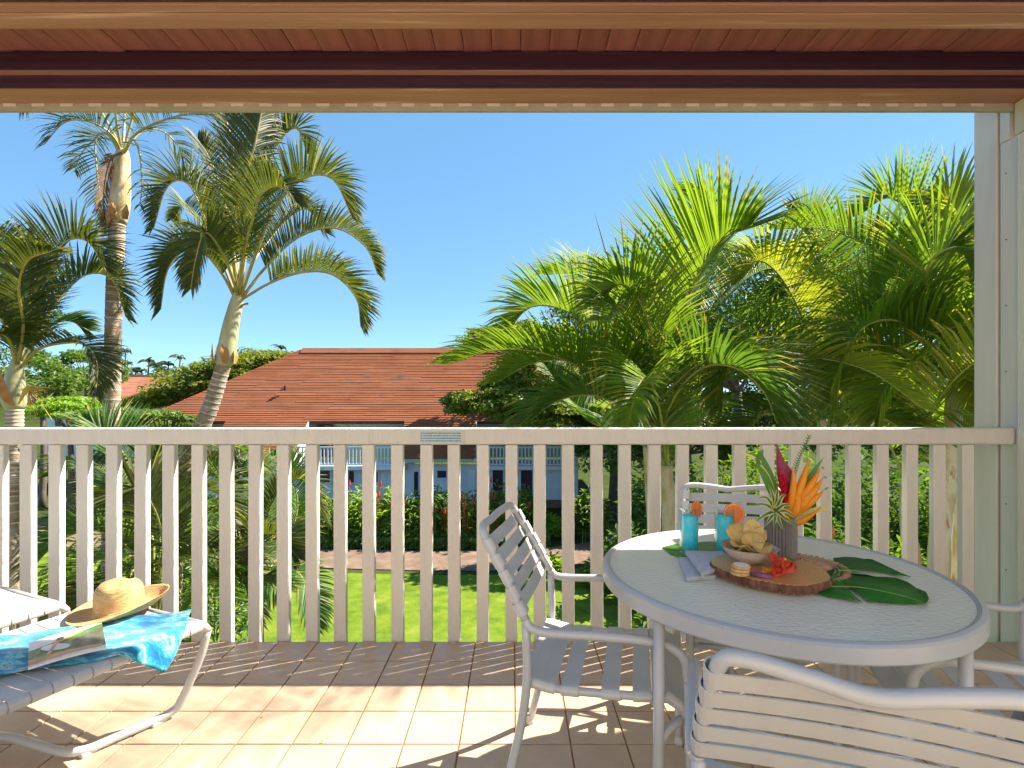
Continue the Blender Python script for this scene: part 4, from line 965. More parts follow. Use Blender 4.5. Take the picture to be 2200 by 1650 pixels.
clump('dense dark areca clump behind the railing above the straw hat', -3.9, 5.0, [
 ([(330,1250),(290,1120),(240,1030),(170,990),(110,1020)], (0,0,0,.1,.2)),
 ([(340,1250),(330,1100),(340,990),(380,945),(430,960)], (0,0,.1,.2,.2)),
 ([(320,1250),(280,1180),(210,1140),(130,1160),(60,1230)], (0,-.2,-.3,-.4,-.4)),
 ([(345,1240),(370,1130),(410,1060),(470,1060),(510,1130)], (0,-.1,-.2,-.2,-.2)),
 ([(330,1250),(300,1090),(270,985),(230,930),(180,910)], (0,.3,.5,.6,.6)),
 ([(350,1260),(400,1200),(460,1190),(520,1240),(545,1330)], (0,-.2,-.3,-.3,-.3)),
 ([(320,1260),(250,1200),(180,1220),(120,1300)], (0,.3,.4,.4)),
 ([(340,1250),(350,1170),(330,1090),(290,1050),(230,1070)], (0,-.5,-.7,-.8,-.8)),
 ([(345,1250),(390,1150),(440,1010),(500,960),(560,1000)], (0,.4,.7,.9,.9)),
 ([(300,1280),(260,1260),(200,1290),(160,1350)], (0,-.4,-.6,-.7)),
], seed=31, ll=.55)
clump('areca clump with long drooping fronds left of the lawn', -2.45, 5.6, [
 ([(560,1300),(560,1180),(590,1070),(650,1030),(700,1120)], (0,0,.1,.1,.1)),
 ([(560,1300),(530,1180),(500,1070),(450,1020),(400,1060)], (0,0,.1,.2,.2)),
 ([(560,1310),(600,1240),(640,1230),(670,1290),(680,1350)], (0,-.2,-.3,-.3,-.3)),
 ([(560,1300),(570,1140),(550,1040),(520,985),(470,975)], (0,.3,.4,.5,.5)),
 ([(555,1320),(500,1260),(440,1260),(390,1320)], (0,-.3,-.4,-.4)),
 ([(565,1300),(610,1180),(640,1090),(620,1010),(580,975)], (0,.5,.8,.9,1.0)),
 ([(555,1310),(520,1230),(540,1160),(600,1150),(640,1200)], (0,-.5,-.7,-.8,-.8)),
 ([(555,1310),(505,1200),(470,1140),(420,1130),(380,1180)], (0,.5,.7,.9,.9)),
 ([(560,1330),(540,1290),(560,1240),(600,1270)], (0,-.6,-.9,-1.0)),
], seed=32, ll=.50, mt_=('frond','frond_lit','frond_dark'))

# ---- big bright arecas on the right
YR = 4.6
def areca(label, u0, by, trunks, spec, seed, extra=5):
    x0 = Q(u0, 1200, by).x
    t = thing('areca_palm', label, 'palm', (x0, by, G), 0, 'areca palms right of the lanai'); r_ = rnd(seed)
    for (path, r0) in trunks:
        pts = [Q(u, v, by+d) for u, v, d in path]; pts = [Vector((pts[0].x, pts[0].y, G))]+pts
        c = catmull(pts, 40); b = MB(); b.tube(c, [r0*(1.1-.3*i/40)*(1.06 if i % 2 else 1) for i in range(41)], 12); b.build('trunk', M['shaft_old'], t, org=t.location, smooth=True)
    for k, (px, dd, ll, va, dr, mt_, nn) in enumerate(spec):
        add_frond(t, [Q(u, v, by+d) for (u, v), d in zip(px, dd)], ll*1.12, M[mt_], M['rachis_g'], n=nn, wd=.028, dens=1.9, start=.16, vang=va, droop=dr*1.5, seed=seed*60+k, back=.6, rw=.013)
    for k in range(extra):
        (path, r0) = trunks[k % len(trunks)]; u, v, d = path[-1]; az = r_.uniform(170,370); p0 = Q(u, v, by+d)
        add_frond(t, arc(p0, az, r_.uniform(55,80), r_.uniform(1.9,2.5), r_.uniform(80,115), twist=R(0)), r_.uniform(.55,.70), M[('frond_lit','frond_mid','frond_lit','frond_yel','frond_mid')[k % 5]], M['rachis_g'], n=42, wd=.028, dens=1.8, vang=r_.uniform(30,45), droop=r_.uniform(.45,.65), seed=seed*90+k, back=.6, rw=.012)
    return t
areca('large bright areca palm whose tallest frond fans out above the railing', 1440, YR,
 [([(1438,1300,0),(1436,1100,0),(1432,1000,0)], .062),([(1415,1300,.3),(1398,1100,.3),(1390,960,.3)], .045)],
 [
 ([(1400,960),(1418,830),(1455,700),(1500,590),(1550,515),(1610,490)], (0,-.1,-.3,-.5,-.7,-.9), .82, 35, .16, 'frond_lit', 50),
 ([(1395,960),(1360,850),(1300,740),(1220,670),(1140,660),(1085,720)], (0,0,0,.1,.1,.1), .62, 48, .30, 'frond_lit', 46),
 ([(1400,960),(1370,830),(1330,720),(1290,640),(1240,590),(1170,590)], (0,.3,.6,.8,1.0,1.1), .62, 40, .35, 'frond_mid', 44),
 ([(1405,960),(1410,820),(1400,720),(1370,640),(1330,610),(1290,650)], (0,-.3,-.5,-.7,-.8,-.8), .55, 42, .35, 'frond_lit', 42),
 ([(1405,960),(1450,850),(1510,790),(1580,790),(1640,840),(1670,910)], (0,-.4,-.6,-.8,-.9,-.9), .55, 44, .35, 'frond_dark', 42),
 ([(1410,960),(1460,820),(1540,720),(1630,690),(1710,740),(1750,830)], (0,.2,.4,.5,.6,.6), .60, 44, .35, 'frond_mid', 44),
 ([(1400,960),(1350,890),(1280,850),(1200,860),(1130,910)], (0,-.3,-.5,-.6,-.7), .5, 40, .4, 'frond_dark', 40),
 ([(1405,960),(1480,760),(1560,640),(1640,580),(1720,590),(1780,660)], (0,.5,.8,1.0,1.1,1.2), .62, 42, .35, 'frond_mid', 44),
 ([(1400,965),(1330,930),(1260,900),(1210,840),(1180,800)], (0,.6,.9,1.1,1.2), .5, 40, .4, 'frond_dark', 40),
 ([(1400,960),(1430,780),(1470,650),(1500,540),(1520,450),(1500,400)], (0,.3,.5,.7,.8,.8), .6, 36, .3, 'frond_lit', 44),
 ], 41)
b = MB()
areca('areca palm with hanging yellow green frond in the middle of the right cluster', 1700, YR+.5,
 [([(1765,1300,0),(1770,1000,0),(1770,900,0)], .04),([(1720,1300,.4),(1715,1080,.4),(1712,960,.4)], .04)],
 [
 ([(1770,940),(1760,820),(1730,700),(1680,600),(1630,560),(1590,600)], (0,0,-.1,-.2,-.3,-.3), .62, 46, .42, 'frond_yel', 44),
 ([(1770,940),(1772,800),(1772,680),(1765,560),(1740,480),(1700,460)], (0,.2,.4,.5,.6,.6), .6, 38, .3, 'frond_mid', 42),
 ([(1775,940),(1800,820),(1850,700),(1900,610),(1950,560),(2010,560)], (0,-.2,-.3,-.3,-.3,-.3), .62, 40, .28, 'frond_lit', 46),
 ([(1770,940),(1720,820),(1660,740),(1600,730),(1560,790),(1545,880)], (0,-.3,-.5,-.6,-.6,-.6), .5, 44, .4, 'frond_mid', 42),
 ([(1775,940),(1830,840),(1880,780),(1930,790),(1970,850)], (0,.3,.5,.6,.6), .5, 40, .4, 'frond_lit', 40),
 ([(1768,940),(1700,900),(1640,890),(1590,930)], (0,-.5,-.7,-.8), .45, 35, .4, 'frond_dark', 38),
 ([(1775,940),(1790,760),(1800,620),(1830,520),(1880,500)], (0,.6,.9,1.1,1.2), .6, 38, .35, 'frond_dark', 42),
 ([(1775,940),(1840,900),(1900,900),(1960,940)], (0,-.4,-.5,-.6), .45, 35, .4, 'frond_mid', 38),
 ], 42)
areca('areca palm beside the post with a tall arching top frond', 2010, YR+.2,
 [([(1965,1300,0),(1950,1150,0),(1945,1040,0)], .06),([(2020,1250,-.1),(2036,1050,-.1),(2044,960,-.1),(2050,840,-.1)], .075),([(2000,1300,.3),(2010,1100,.3)], .04)],
 [
 ([(2055,820),(2050,700),(2025,590),(1975,480),(1910,425),(1850,460)], (0,.1,.2,.3,.3,.3), .62, 50, .10, 'frond_lit', 46),
 ([(2050,820),(2070,700),(2085,600),(2080,500),(2040,430),(1990,440)], (0,-.1,-.2,-.3,-.3,-.3), .55, 42, .4, 'frond_yel', 42),
 ([(2045,820),(1990,740),(1930,690),(1860,700),(1810,770),(1790,860)], (0,-.2,-.4,-.6,-.7,-.7), .55, 48, .30, 'frond_lit', 44),
 ([(2050,820),(2015,700),(1990,620),(2000,560),(2050,530),(2100,540)], (0,-.3,-.6,-.8,-.9,-.9), .6, 40, .25, 'frond_lit', 44),
 ([(2050,820),(2000,790),(1950,790),(1900,840),(1880,900)], (0,-.3,-.5,-.6,-.6), .45, 42, .4, 'frond_lit', 40),
 ([(2060,820),(2110,740),(2160,700),(2220,720)], (0,0,0,0), .6, 40, .4, 'frond_lit', 40),
 ([(2050,820),(1980,700),(1900,620),(1830,610),(1780,670)], (0,.5,.8,1.0,1.1), .55, 42, .4, 'frond_mid', 42),
 ([(2055,820),(2075,790),(2090,830),(2095,880)], (0,-.2,-.3,-.3), .4, 35, .4, 'frond_yel', 30),
 ([(2055,820),(2065,660),(2070,560),(2100,480),(2150,440)], (0,.4,.6,.7,.7), .6, 40, .4, 'frond_mid', 42),
 ], 43)
for (pp, lab, by) in (([(1312,600),(1298,530),(1277,455)], 'thin unopened palm spear standing against the sky right of the roof', YR),([(2064,540),(2064,440),(2064,345)], 'thin unopened palm spear rising beside the post', YR+.2)):
    b = MB(); pts = [Q(u,v,by) for u,v in pp]; b.tube(catmull([pts[0]+Vector((.02,.02,-1.3))]+pts, 12), [.012,.012,.012,.011,.010,.010,.009,.008,.007,.006,.005,.003,.0015], 6)
    o = b.build('palm_spear', M['rachis_g'], org=pts[0]); tag(o, lab, 'palm spear')
# lower yellow crownshafts seen between the pickets
for (u, v0, v1, by, w_, lab) in ((1437,1010,1160,5.2,.07,'pale yellow crownshaft of a young palm seen between pickets beside the far chair'),(2052,962,1020,5.0,.06,'cream seed pod sheath hanging between pickets near the post')):
    t = thing('young_palm', lab, 'palm', (Q(u,v1,by).x, by, G)); b = MB()
    b.tube(catmull([Vector((t.location.x, by, G)), Q(u,v1,by), Q(u-3,(v0+v1)/2,by), Q(u+2,v0,by)], 24), [.06]*12+[w_]*9+[w_*.8,w_*.6,w_*.4,.02], 12); b.build('trunk', M['shaft_old'], t, org=t.location, smooth=True)
    for k, az in enumerate((80,150,20,250)): add_frond(t, arc(Q(u,v0+12,by), az, 70, 1.1, 70), .35, M['frond_lit'], M['rachis'], n=26, wd=.028, vang=30, droop=.4, seed=500+k+int(u), rw=.01)

# ------------------------------------------------------------------ foliage masses
def leafcloud(b, pads, per, ls, seed, flat=.5, hollow=.35):
    r_ = rnd(seed)
    for (c, rx, ry, rz, dens) in pads:
        for k in range(int(per*dens)):
            while True:
                x, y, z = r_.uniform(-1,1), r_.uniform(-1,1), r_.uniform(-1,1); d = x*x+y*y+z*z
                if hollow*hollow < d < 1: break
            p = Vector((c[0]+x*rx, c[1]+y*ry, c[2]+z*rz)); s = ls*r_.uniform(.55,1.25)
            n = Vector((r_.gauss(0,1)+x, r_.gauss(0,1)+y, r_.gauss(0,1)+z+flat*2)).normalized(); a = n.orthogonal().normalized(); q = n.cross(a); an = r_.uniform(0,6.28)
            a, q = a*math.cos(an)+q*math.sin(an), q*math.cos(an)-a*math.sin(an)
            b.add([p-a*s*.5, p-q*s*.25+n*s*.05, p+a*s*.5, p+q*s*.25+n*s*.05], [(0,1,2,3)])
def subpads(c, rx, ry, rz, n, seed, ks=.34):
    r_ = rnd(seed); out = []
    for k in range(n):
        a = r_.uniform(0,6.28); e = math.asin(r_.uniform(-.35,1)); rr = r_.uniform(.75,1.0)
        out.append(((c[0]+rx*rr*math.cos(a)*math.cos(e), c[1]+ry*rr*math.sin(a)*math.cos(e), c[2]+rz*rr*math.sin(e)), rx*ks*r_.uniform(.7,1.2), ry*ks*r_.uniform(.7,1.2), rz*ks*r_.uniform(.5,.9), 1))
    return out
def tree(name, label, bx, by, th, cr_, m_leaf, n=40, per=220, ls=.2, seed=0, group=None, flat=.9, tr_=.25, cat='tree', ks=.34):
    """cr_: list of (centre, rx, ry, rz)"""
    t = thing(name, label, cat, (bx, by, G), 0, group); r_ = rnd(seed)
    top = Vector((bx, by, G+th)); b = MB(); b.tube(catmull([(bx,by,G),(bx+.1,by,G+th*.5),top], 8), [tr_*(1.2-.5*i/8) for i in range(9)], 10); 
    b.build('trunk', M['bark_d'], t, org=t.location, smooth=True)
    b = MB(); cb = MB()
    for ci, (c, rx, ry, rz) in enumerate(cr_):
        sp_ = subpads(c, rx, ry, rz, n, seed*7+ci, ks); leafcloud(cb, sp_, per, ls, seed*13+ci, flat)
        for p in sp_[::4]:
            e = Vector(p[0]); mid = top.lerp(e, .5)+Vector((0,0,.08*(e-top).length)); b.tube(catmull([top, mid, e], 6), [tr_*.4*(1-.85*i/6) for i in range(7)], 5)
    b.build('limbs', M['bark_d'], t, org=t.location, smooth=True)
    cb.build('crown', m_leaf, t, org=t.location); return t
def padpx(u, v, Y, ru, rv, ry=None): c = Q(u, v, Y); return ((c.x,c.y,c.z), ru/F*Y, ry or ru/F*Y, rv/F*Y)
tree('monkeypod_tree', 'broad yellow green monkeypod tree overhanging the right end of the shingle roof', 5.5, 29.5, 5.5,
     [padpx(1070,870,27,100,48,2.6), padpx(1200,810,28,130,80,3), padpx(1120,735,30,105,40,3), padpx(1300,690,31,140,90,4), padpx(1180,890,27,130,45,3), padpx(1060,735,31,50,28,2)], M['pod'], 60, 230, .24, 61, 'monkeypod trees around the houses')
tree('monkeypod_tree', 'low spreading monkeypod tree behind the left slope of the roof', -21, 42, 5.0,
     [padpx(470,835,42,110,45,5), padpx(560,800,43,85,42,5), padpx(612,782,44,50,26,4), padpx(500,815,43,70,40,5), padpx(380,868,41,70,32,4)], M['pod'], 46, 200, .32, 62, 'monkeypod trees around the houses')
tree('monkeypod_tree', 'tall dark tree filling the sky gap behind the right hand arecas', 17, 32, 7.0,
     [padpx(1560,640,33,160,120,4), padpx(1800,620,32,170,130,4), padpx(1700,780,30,260,120,4), padpx(2040,580,31,130,150,4), padpx(1450,780,32,150,110,4), padpx(1950,760,30,200,120,4)], M['shrub'], 60, 210, .30, 63, 'monkeypod trees around the houses')
# left mid trees
for k, (u, v, Y, ru, rv, mm, lab) in enumerate((
   (90,830,30,95,62,'shrub','dark rounded tree behind the left edge palm'),
   (185,800,36,70,45,'shrub','loose green tree left of the second red roof'),
   (20,790,44,75,60,'shrub_d','dark tree at the far left horizon'),
   (150,885,27,60,30,'shrub_l','light green bushy tree in front of the cream house walls'),
   (250,905,27,70,26,'shrub','thin shrub between the tall palm and the main house'),
   (330,905,28,60,22,'shrub','grey green shrub under the left roof corner'))):
    c = padpx(u, v, Y, ru, rv, 2.0); tree('broadleaf_tree', lab, c[0][0], Y, max(1.0, c[0][2]-G-1), [c], M[mm], 26, 150, .26, 70+k, 'trees left of the main house', tr_=.15)

# distant skyline palms
def far_palm(u, vtop, vbase, Y, seed, lab):
    base = Q(u, vbase, Y); top = Q(u+2, vtop+6, Y); r_ = rnd(seed)
    t = thing('coconut_palm', lab, 'palm tree', (base.x, Y, G), 0, 'far palms on the skyline')
    b = MB(); b.tube([(base.x, Y, G), base, top], [.3,.22,.16], 6); b.build('trunk', M['bark_d'], t, org=t.location)
    b = MB()
    for k in range(20):
        az = r_.uniform(0,360); el = r_.uniform(25,80); pts = arc(top, az, el, 2.5*Y/140, 115, 5)
        pts = [p+Vector((-.04*i*i*Y/140,0,0)) for i, p in enumerate(pts)]
        blade(b, pts, .50*Y/140, Vector((r_.uniform(-.4,.4),-1,.5)), 6, .6)
    b.build('crown', M['coco'], t, org=t.location)
sk = [(318,772,806),(336,783,806),(360,780,806),(385,766,806),(290,795,808),(303,793,808),(355,798,808),(268,752,800),(272,778,806),(346,790,806),(374,797,808),(602,745,790)]
side = ['tallest wind bent palm left of the pair on the skyline','short wind bent palm second in the skyline row','leafy palm in the middle of the skyline row','tall slim palm at the right end of the skyline row','bushy low palm beside the tall ringed trunk on the skyline','small low palm in the skyline clump','low palm filling the gap in the skyline row','highest far palm just right of the ringed trunk','half hidden far palm just under the highest one','tiny palm between two taller skyline palms','stubby palm under the tall slim skyline palm','round palm top peeking over the green tree by the roof ridge']
for k, (u, a, c) in enumerate(sk): far_palm(u, a, c, 138+k, 80+k, side[k])
b = MB(); leafcloud(b, [((Q(u,806,170).x,170,Q(u,806,170).z-1.5), 9, 6, 2.6+1.5*math.sin(u*.05), 1) for u in range(-300, 700, 38)], 260, 1.4, 91); o = b.build('far_wood', M['coco'], org=(-100,170,G)); o['kind'] = 'stuff'
b = MB(); b.grid(lambda i, j: Vector((-260+520*i, 150+120*j, G+ (9.5+1.5*math.sin(i*9))*math.sin(math.pi*min(1,j*1.2)))), 40, 8); o = b.build('hill', M['ground'], smooth=True, org=(0,180,G)); structure(o)

# ------------------------------------------------------------------ main house
hs_ = thing('house', 'two storey house with wide terracotta shingle roof, balconies and pale siding', 'house', (-7,31,G))
HO = hs_.location
ZR = lambda Y: -2.01+.836*(Y-29)         # roof plane
def xr(u, Y): return (u-U0)/F*Y
b = MB(); nC = 44; Ya, Yb = 31.3, 37.0
def course(b, xl0, xl1, xr0, xr1, y0, y1, n, jit, seed, zf=ZR):
    r_ = rnd(seed)
    for k in range(n):
        ta, tb_ = k/n, (k+1)/n; ya = y0+(y1-y0)*ta; yb = y0+(y1-y0)*tb_+.06
        la = xl0+(xl1-xl0)*ta; lb_ = xl0+(xl1-xl0)*tb_; ra = xr0+(xr1-xr0)*ta; rb_ = xr0+(xr1-xr0)*tb_
        m_ = max(1, int((ra-la)/2.4)); 
        for q in range(m_):
            a0, a1 = la+(ra-la)*q/m_, la+(ra-la)*(q+1)/m_; b0, b1 = lb_+(rb_-lb_)*q/m_, lb_+(rb_-lb_)*(q+1)/m_; dz = .05+r_.uniform(-.012,.012)
            b.add([(a0,ya,zf(ya)+dz),(a1,ya,zf(ya)+dz),(b1,yb,zf(yb)),(b0,yb,zf(yb)),(a0,ya+.01,zf(ya)-.03),(a1,ya+.01,zf(ya)-.03)], [(0,1,2,3),(4,5,1,0)])
course(b, xr(290,Ya), xr(645,Yb), 9.5, 3.5, Ya, Yb, 44, 0, 1); b.build('roof', M['roof'], hs_, org=HO)
b = MB(); b.add([(xr(290,Ya),Ya,ZR(Ya)-.02),(9.5,Ya,ZR(Ya)-.02),(3.5,Yb,ZR(Yb)-.02),(xr(645,Yb),Yb,ZR(Yb)-.02),(xr(290,Ya),Yb+5.7,ZR(Ya)-.02),(9.5,Yb+5.7,ZR(Ya)-.02)], [(0,1,2,3),(3,2,5,4),(0,3,4),(1,5,2)]); b.build('roof_back', M['roof'], hs_, org=HO)
b = MB(); xa_, xb_ = xr(650,Yb), 3.4
b.add([(xa_,Yb-.42,ZR(Yb-.42)+.13),(xb_,Yb-.42,ZR(Yb-.42)+.13),(xb_,Yb,ZR(Yb)+.14),(xa_,Yb,ZR(Yb)+.14),(xb_,Yb+.42,ZR(Yb-.42)+.13),(xa_,Yb+.42,ZR(Yb-.42)+.13),(xa_,Yb-.40,ZR(Yb-.42)+.06),(xb_,Yb-.40,ZR(Yb-.42)+.06)], [(0,1,2,3),(3,2,4,5),(6,7,1,0)]); b.build('ridge_cap', M['roof'], hs_, org=HO)
b = MB(); b.box((xa_,Yb-.40,ZR(Yb-.42)-.08),(xb_,Yb-.34,ZR(Yb-.42)+.055)); b.build('ridge_vent', M['plum'], hs_, org=HO)
b = MB(); b.tube([Q(612,838,33.2), Q(612,828,33.1)], .07, 8); b.box(tuple(Q(603,838,33.0)), tuple(Q(611,834,33.2))); b.build('vent_pipe', M['h_dark'], hs_, org=HO)
for (u0, u1, ul, ur) in ((440,628,485,662),(868,1022,868,1022)):
    b = MB(); course(b, xr(u0,29), xr(ul,31.3), xr(u1,29), xr(ur,31.3), 29, 31.35, 18, 0, 3); b.build('lower_roof', M['roof'], hs_, org=HO)
    b = MB(); b.box((xr(u0,29)+.05,29.02,ZR(29)-.22),(xr(u1,29)-.05,29.12,ZR(29)+.02)); b.build('gutter', M['h_cream'], hs_, org=HO)
    b = MB(); b.add([(xr(u1,29),29,ZR(29)),(xr(ur,31.3),31.35,ZR(31.3)+.05),(xr(ur,31.3),31.35,ZR(29)-.5),(xr(u1,29),29,ZR(29)-.2)], [(0,1,2,3)]); b.build('cheek_wall', M['h_white'], hs_, org=HO, solid=.12)
b = MB(); b.box((xr(300,31.3),31.36,ZR(31.3)-.14),(9.3,31.46,ZR(31.3)-.03)); b.build('fascia', M['plum'], hs_, org=HO)
b = MB(); b.box((xr(315,33),33,-2.4),(9,33.2,ZR(31.3)-.05)); b.build('upper_wall', M['h_cream'], hs_, org=HO)
b = MB(); b.box((xr(680,32.6),32.6,-2.3),(xr(712,32.6),32.95,-.4)); b.box((xr(380,32.8),32.8,-1.6),(xr(430,32.8),32.95,-.5)); b.build('upper_window', M['h_dark'], hs_, org=HO)
zf2 = Q(0,1000,29.9).z
b = MB(); b.box((xr(420,30.2),30.2,G),(xr(1242,30.2),30.4,zf2)); b.build('lower_wall', M['h_wall'], hs_, org=HO)
b = MB()
for k in range(60): b.box((xr(420,30.2)+k*.363,30.185,G),(xr(420,30.2)+k*.363+.03,30.199,zf2-.02))
b.build('siding_battens', M['h_white'], hs_, org=HO)
b = MB(); b.box((xr(420,30.1),30.1,G),(xr(1242,30.1),30.18,G+.45)); b.build('base_wall', M['h_stone'], hs_, org=HO)
b = MB(); b.box((xr(1242,30.4)-.2,30.42,G),(xr(1242,30.4),37,zf2+2.2)); b.build('end_wall', M['h_wall'], hs_, org=HO)
for (u0, u1) in ((628,870),(1030,1245)):
    b = MB(); b.box((xr(u0,29.6),29.6,zf2-.22),(xr(u1,29.6),33,zf2)); b.build('balcony_floor', M['h_white'], hs_, org=HO)
    x0, x1 = xr(u0,29.65)+.05, xr(u1,29.65)-.05
    b = MB(); b.box((x0,29.63,zf2+1.0),(x1,29.70,zf2+1.1)); b.box((x0,29.63,zf2+.05),(x1,29.70,zf2+.12)); br = b.build('balcony_rail', M['h_white'], hs_, org=HO)
    pk = None; n = int((x1-x0)/.20)
    for k in range(n):
        if pk is None: b = MB(); b.box((x0+.08,29.65,zf2+.12),(x0+.16,29.68,zf2+1.0)); pk = b.build('picket', M['h_white'], br, org=HO)
        else: c_ = pk.copy(); COL.objects.link(c_); c_.location = (k*.20,0,0)
def win(u0, u1, v0, v1, name='window', door=False, Y=30.14):
    a = Q(u0, v1, Y); c = Q(u1, v0, Y)
    b = MB(); fw = .09
    for (p, q) in (((a.x,a.z),(c.x,a.z+fw)),((a.x,c.z-fw),(c.x,c.z)),((a.x,a.z+fw),(a.x+fw,c.z-fw)),((c.x-fw,a.z+fw),(c.x,c.z-fw))): b.box((p[0],Y,p[1]),(q[0],Y+.06,q[1]))
    o = b.build(name, M['h_white'], hs_, org=HO)
    b = MB(); b.box((a.x+fw,Y+.03,a.z+fw),(c.x-fw,Y+.05,c.z-fw)); b.build('pane', M['h_dark'], o, org=HO); return o
win(1055,1084,1005,1083,'door'); win(1116,1147,1005,1083,'door'); win(1130,1133,1012,1080,'door') if False else None
win(684,712,1008,1040); win(746,764,1008,1040); win(886,902,1010,1070,'door'); win(936,962,1008,1030); win(800,815,1010,1040)
b = MB(); b.box((xr(925,29.7),29.7,G+.95),(xr(1005,29.7),29.76,G+1.03)); 
pr_ = b.build('terrace_rail', M['h_white'], hs_, org=HO); pk = None
for k in range(10):
    if pk is None: b = MB(); b.box((xr(927,29.7),29.71,G+.05),(xr(927,29.7)+.08,29.75,G+.95)); pk = b.build('picket', M['h_white'], pr_, org=HO)
    else: c_ = pk.copy(); COL.objects.link(c_); c_.location = (k*.21,0,0)
b = MB(); b.box((xr(720,29.8),29.6,G),(xr(735,29.8),29.8,zf2-.22)); b.build('pillar', M['h_cream'], hs_, org=HO)
b = MB(); b.box((xr(1006,29.8),29.6,G),(xr(1022,29.8),29.8,zf2-.22)); b.build('pillar', M['h_white'], hs_, org=HO)
# second house, left
h2 = thing('house', 'distant house with plain red roof and cream walls left of the main house', 'house', (-40,52,G)); O2 = h2.location
z0, z1 = Q(0,868,49).z, Q(0,808,55).z
b = MB(); course(b, xr(190,49), xr(250,55), xr(420,49), xr(420,55), 49, 55, 26, 0, 9, lambda y: z0+(z1-z0)*(y-49)/6); b.build('roof', M['roof_b'], h2, org=O2)
b = MB(); b.add([(xr(190,49),49,z0-.02),(xr(420,49),49,z0-.02),(xr(420,55),55,z1-.02),(xr(250,55),55,z1-.02),(xr(190,49),61,z0),(xr(420,49),61,z0)], [(0,1,2,3),(3,2,5,4),(0,3,4)]); b.build('roof_back', M['roof_b'], h2, org=O2)
b = MB(); b.box((xr(100,50),50,G),(xr(420,50),50.2,z0)); b.build('wall', M['h_wall'], h2, org=O2)
for u in (118,146,170,196,222,262): 
    a = Q(u,915,49.9); c = Q(u+11,872,49.9); b = MB(); b.box((a.x,49.9,a.z),(c.x,49.98,c.z)); b.build('window', M['h_dark'], h2, org=O2)
b = MB(); b.box((xr(250,55),54.8,z1-.05),(xr(420,55),55.2,z1+.12)); b.build('ridge_cap', M['roof_b'], h2, org=O2)

# ------------------------------------------------------------------ hedge with ginger in front of the house
def bush(name, label, cx, cy, rx, ry, h, m_, n, ls, seed, group, flowers=0, fm='flower_red', blades=True):
    t = thing(name, label, 'bush', (cx, cy, G), 0, group); r_ = rnd(seed); b = MB()
    for k in range(n):
        a = r_.uniform(0,6.28); rr = math.sqrt(r_.random()); bx, by = cx+rx*rr*math.cos(a), cy+ry*rr*math.sin(a); hh = h*(1-.45*rr*rr)*r_.uniform(.25,1)
        p = Vector((bx,by,G+hh)); az = r_.uniform(0,6.28); el = r_.uniform(-.2,1.1); l = ls*r_.uniform(.6,1.2); d = Vector((math.cos(az)*math.cos(el), math.sin(az)*math.cos(el), math.sin(el)))
        tip = p+d*l-Vector((0,0,l*.25)); mid = p+d*l*.55; wd = l*(.22 if blades else .5); s = d.cross(UP); s = s.normalized() if s.length > .01 else Vector((1,0,0))
        b.add([p, mid-s*wd*.5, tip, mid+s*wd*.5], [(0,1,2),(0,2,3)])
    b.build('foliage', m_, t, org=t.location)
    b = MB()
    for k in range(10):
        a = r_.uniform(0,6.28); rr = .8*math.sqrt(r_.random()); bx, by = cx+rx*rr*math.cos(a), cy+ry*rr*math.sin(a); b.tube([(bx,by,G),(bx+.05,by,G+h*.7)], .018, 4)
    b.build('stems', M['rachis_g'], t, org=t.location)
    for k in range(flowers):
        a = r_.uniform(3.3,6.1); rr = r_.uniform(.5,.95); bx, by = cx+rx*rr*math.cos(a), cy+ry*rr*math.sin(a); z = G+h*r_.uniform(.5,1.02); b = MB()
        b.tube([(bx,by,z-.02),(bx+.01,by,z+.05),(bx+.02,by,z+.16),(bx+.03,by,z+.26)], [.03,.055,.04,.008], 6); b.tube([(bx,by,G+h*.3),(bx,by,z)], .010, 4); b.build('flower', M[fm], t, org=t.location)
    return t
ordn = ['leftmost','second','third','fourth','fifth','sixth','seventh','eighth','ninth','tenth','eleventh','twelfth','thirteenth','fourteenth']
hedge = [(505,22.8,'shrub',2),(560,22.6,'shrub_l',3),(612,22.9,'shrub_l',0),(668,23.0,'shrub_l',0),(722,22.6,'shrub',1),(775,22.8,'shrub_l',2),(832,22.9,'shrub_l',3),(880,22.6,'shrub',5),(930,22.8,'shrub',4),(980,22.7,'shrub',6),(1030,22.9,'shrub',5),(1080,23.3,'shrub',6),(1125,24.2,'shrub',3),(450,23.6,'shrub',0)]
nm_ = {'shrub':'dark green','shrub_l':'light green'}
for k, (u, Y, m_, fl_n) in enumerate(sorted(hedge)):
    hh = (2.35 if k not in (0,) else 2.0)+.25*math.sin(k*2.2)
    bush('ginger_bush', '%s ginger bush, %s from the left in the flowering hedge before the house' % (nm_[m_], ordn[k]), xr(u,Y), Y, .95, .8, hh, M[m_], 620, .42, 120+k, 'ginger bushes in the hedge before the house', fl_n)
b = MB(); r_ = rnd(55)
for k in range(9000):
    u = r_.uniform(470,1180); Y = 22.0+r_.uniform(-.25,.45)+(.6 if u > 1050 else 0); x = xr(u,Y); z = G+r_.uniform(.03,.42); s = .11*r_.uniform(.6,1.3); n = Vector((r_.uniform(-1,1),r_.uniform(-1,.2),r_.uniform(.1,1))).normalized(); a = n.orthogonal().normalized(); q = n.cross(a)
    b.add([(x-a.x*s,Y-a.y*s,z-a.z*s),(x-q.x*s*.6,Y-q.y*s*.6,z-q.z*s*.6),(x+a.x*s,Y+a.y*s,z+a.z*s),(x+q.x*s*.6,Y+q.y*s*.6,z+q.z*s*.6)], [(0,1,2,3)])
o = b.build('ground_cover', M['shrub'], org=(-6,22,G)); o['kind'] = 'stuff'
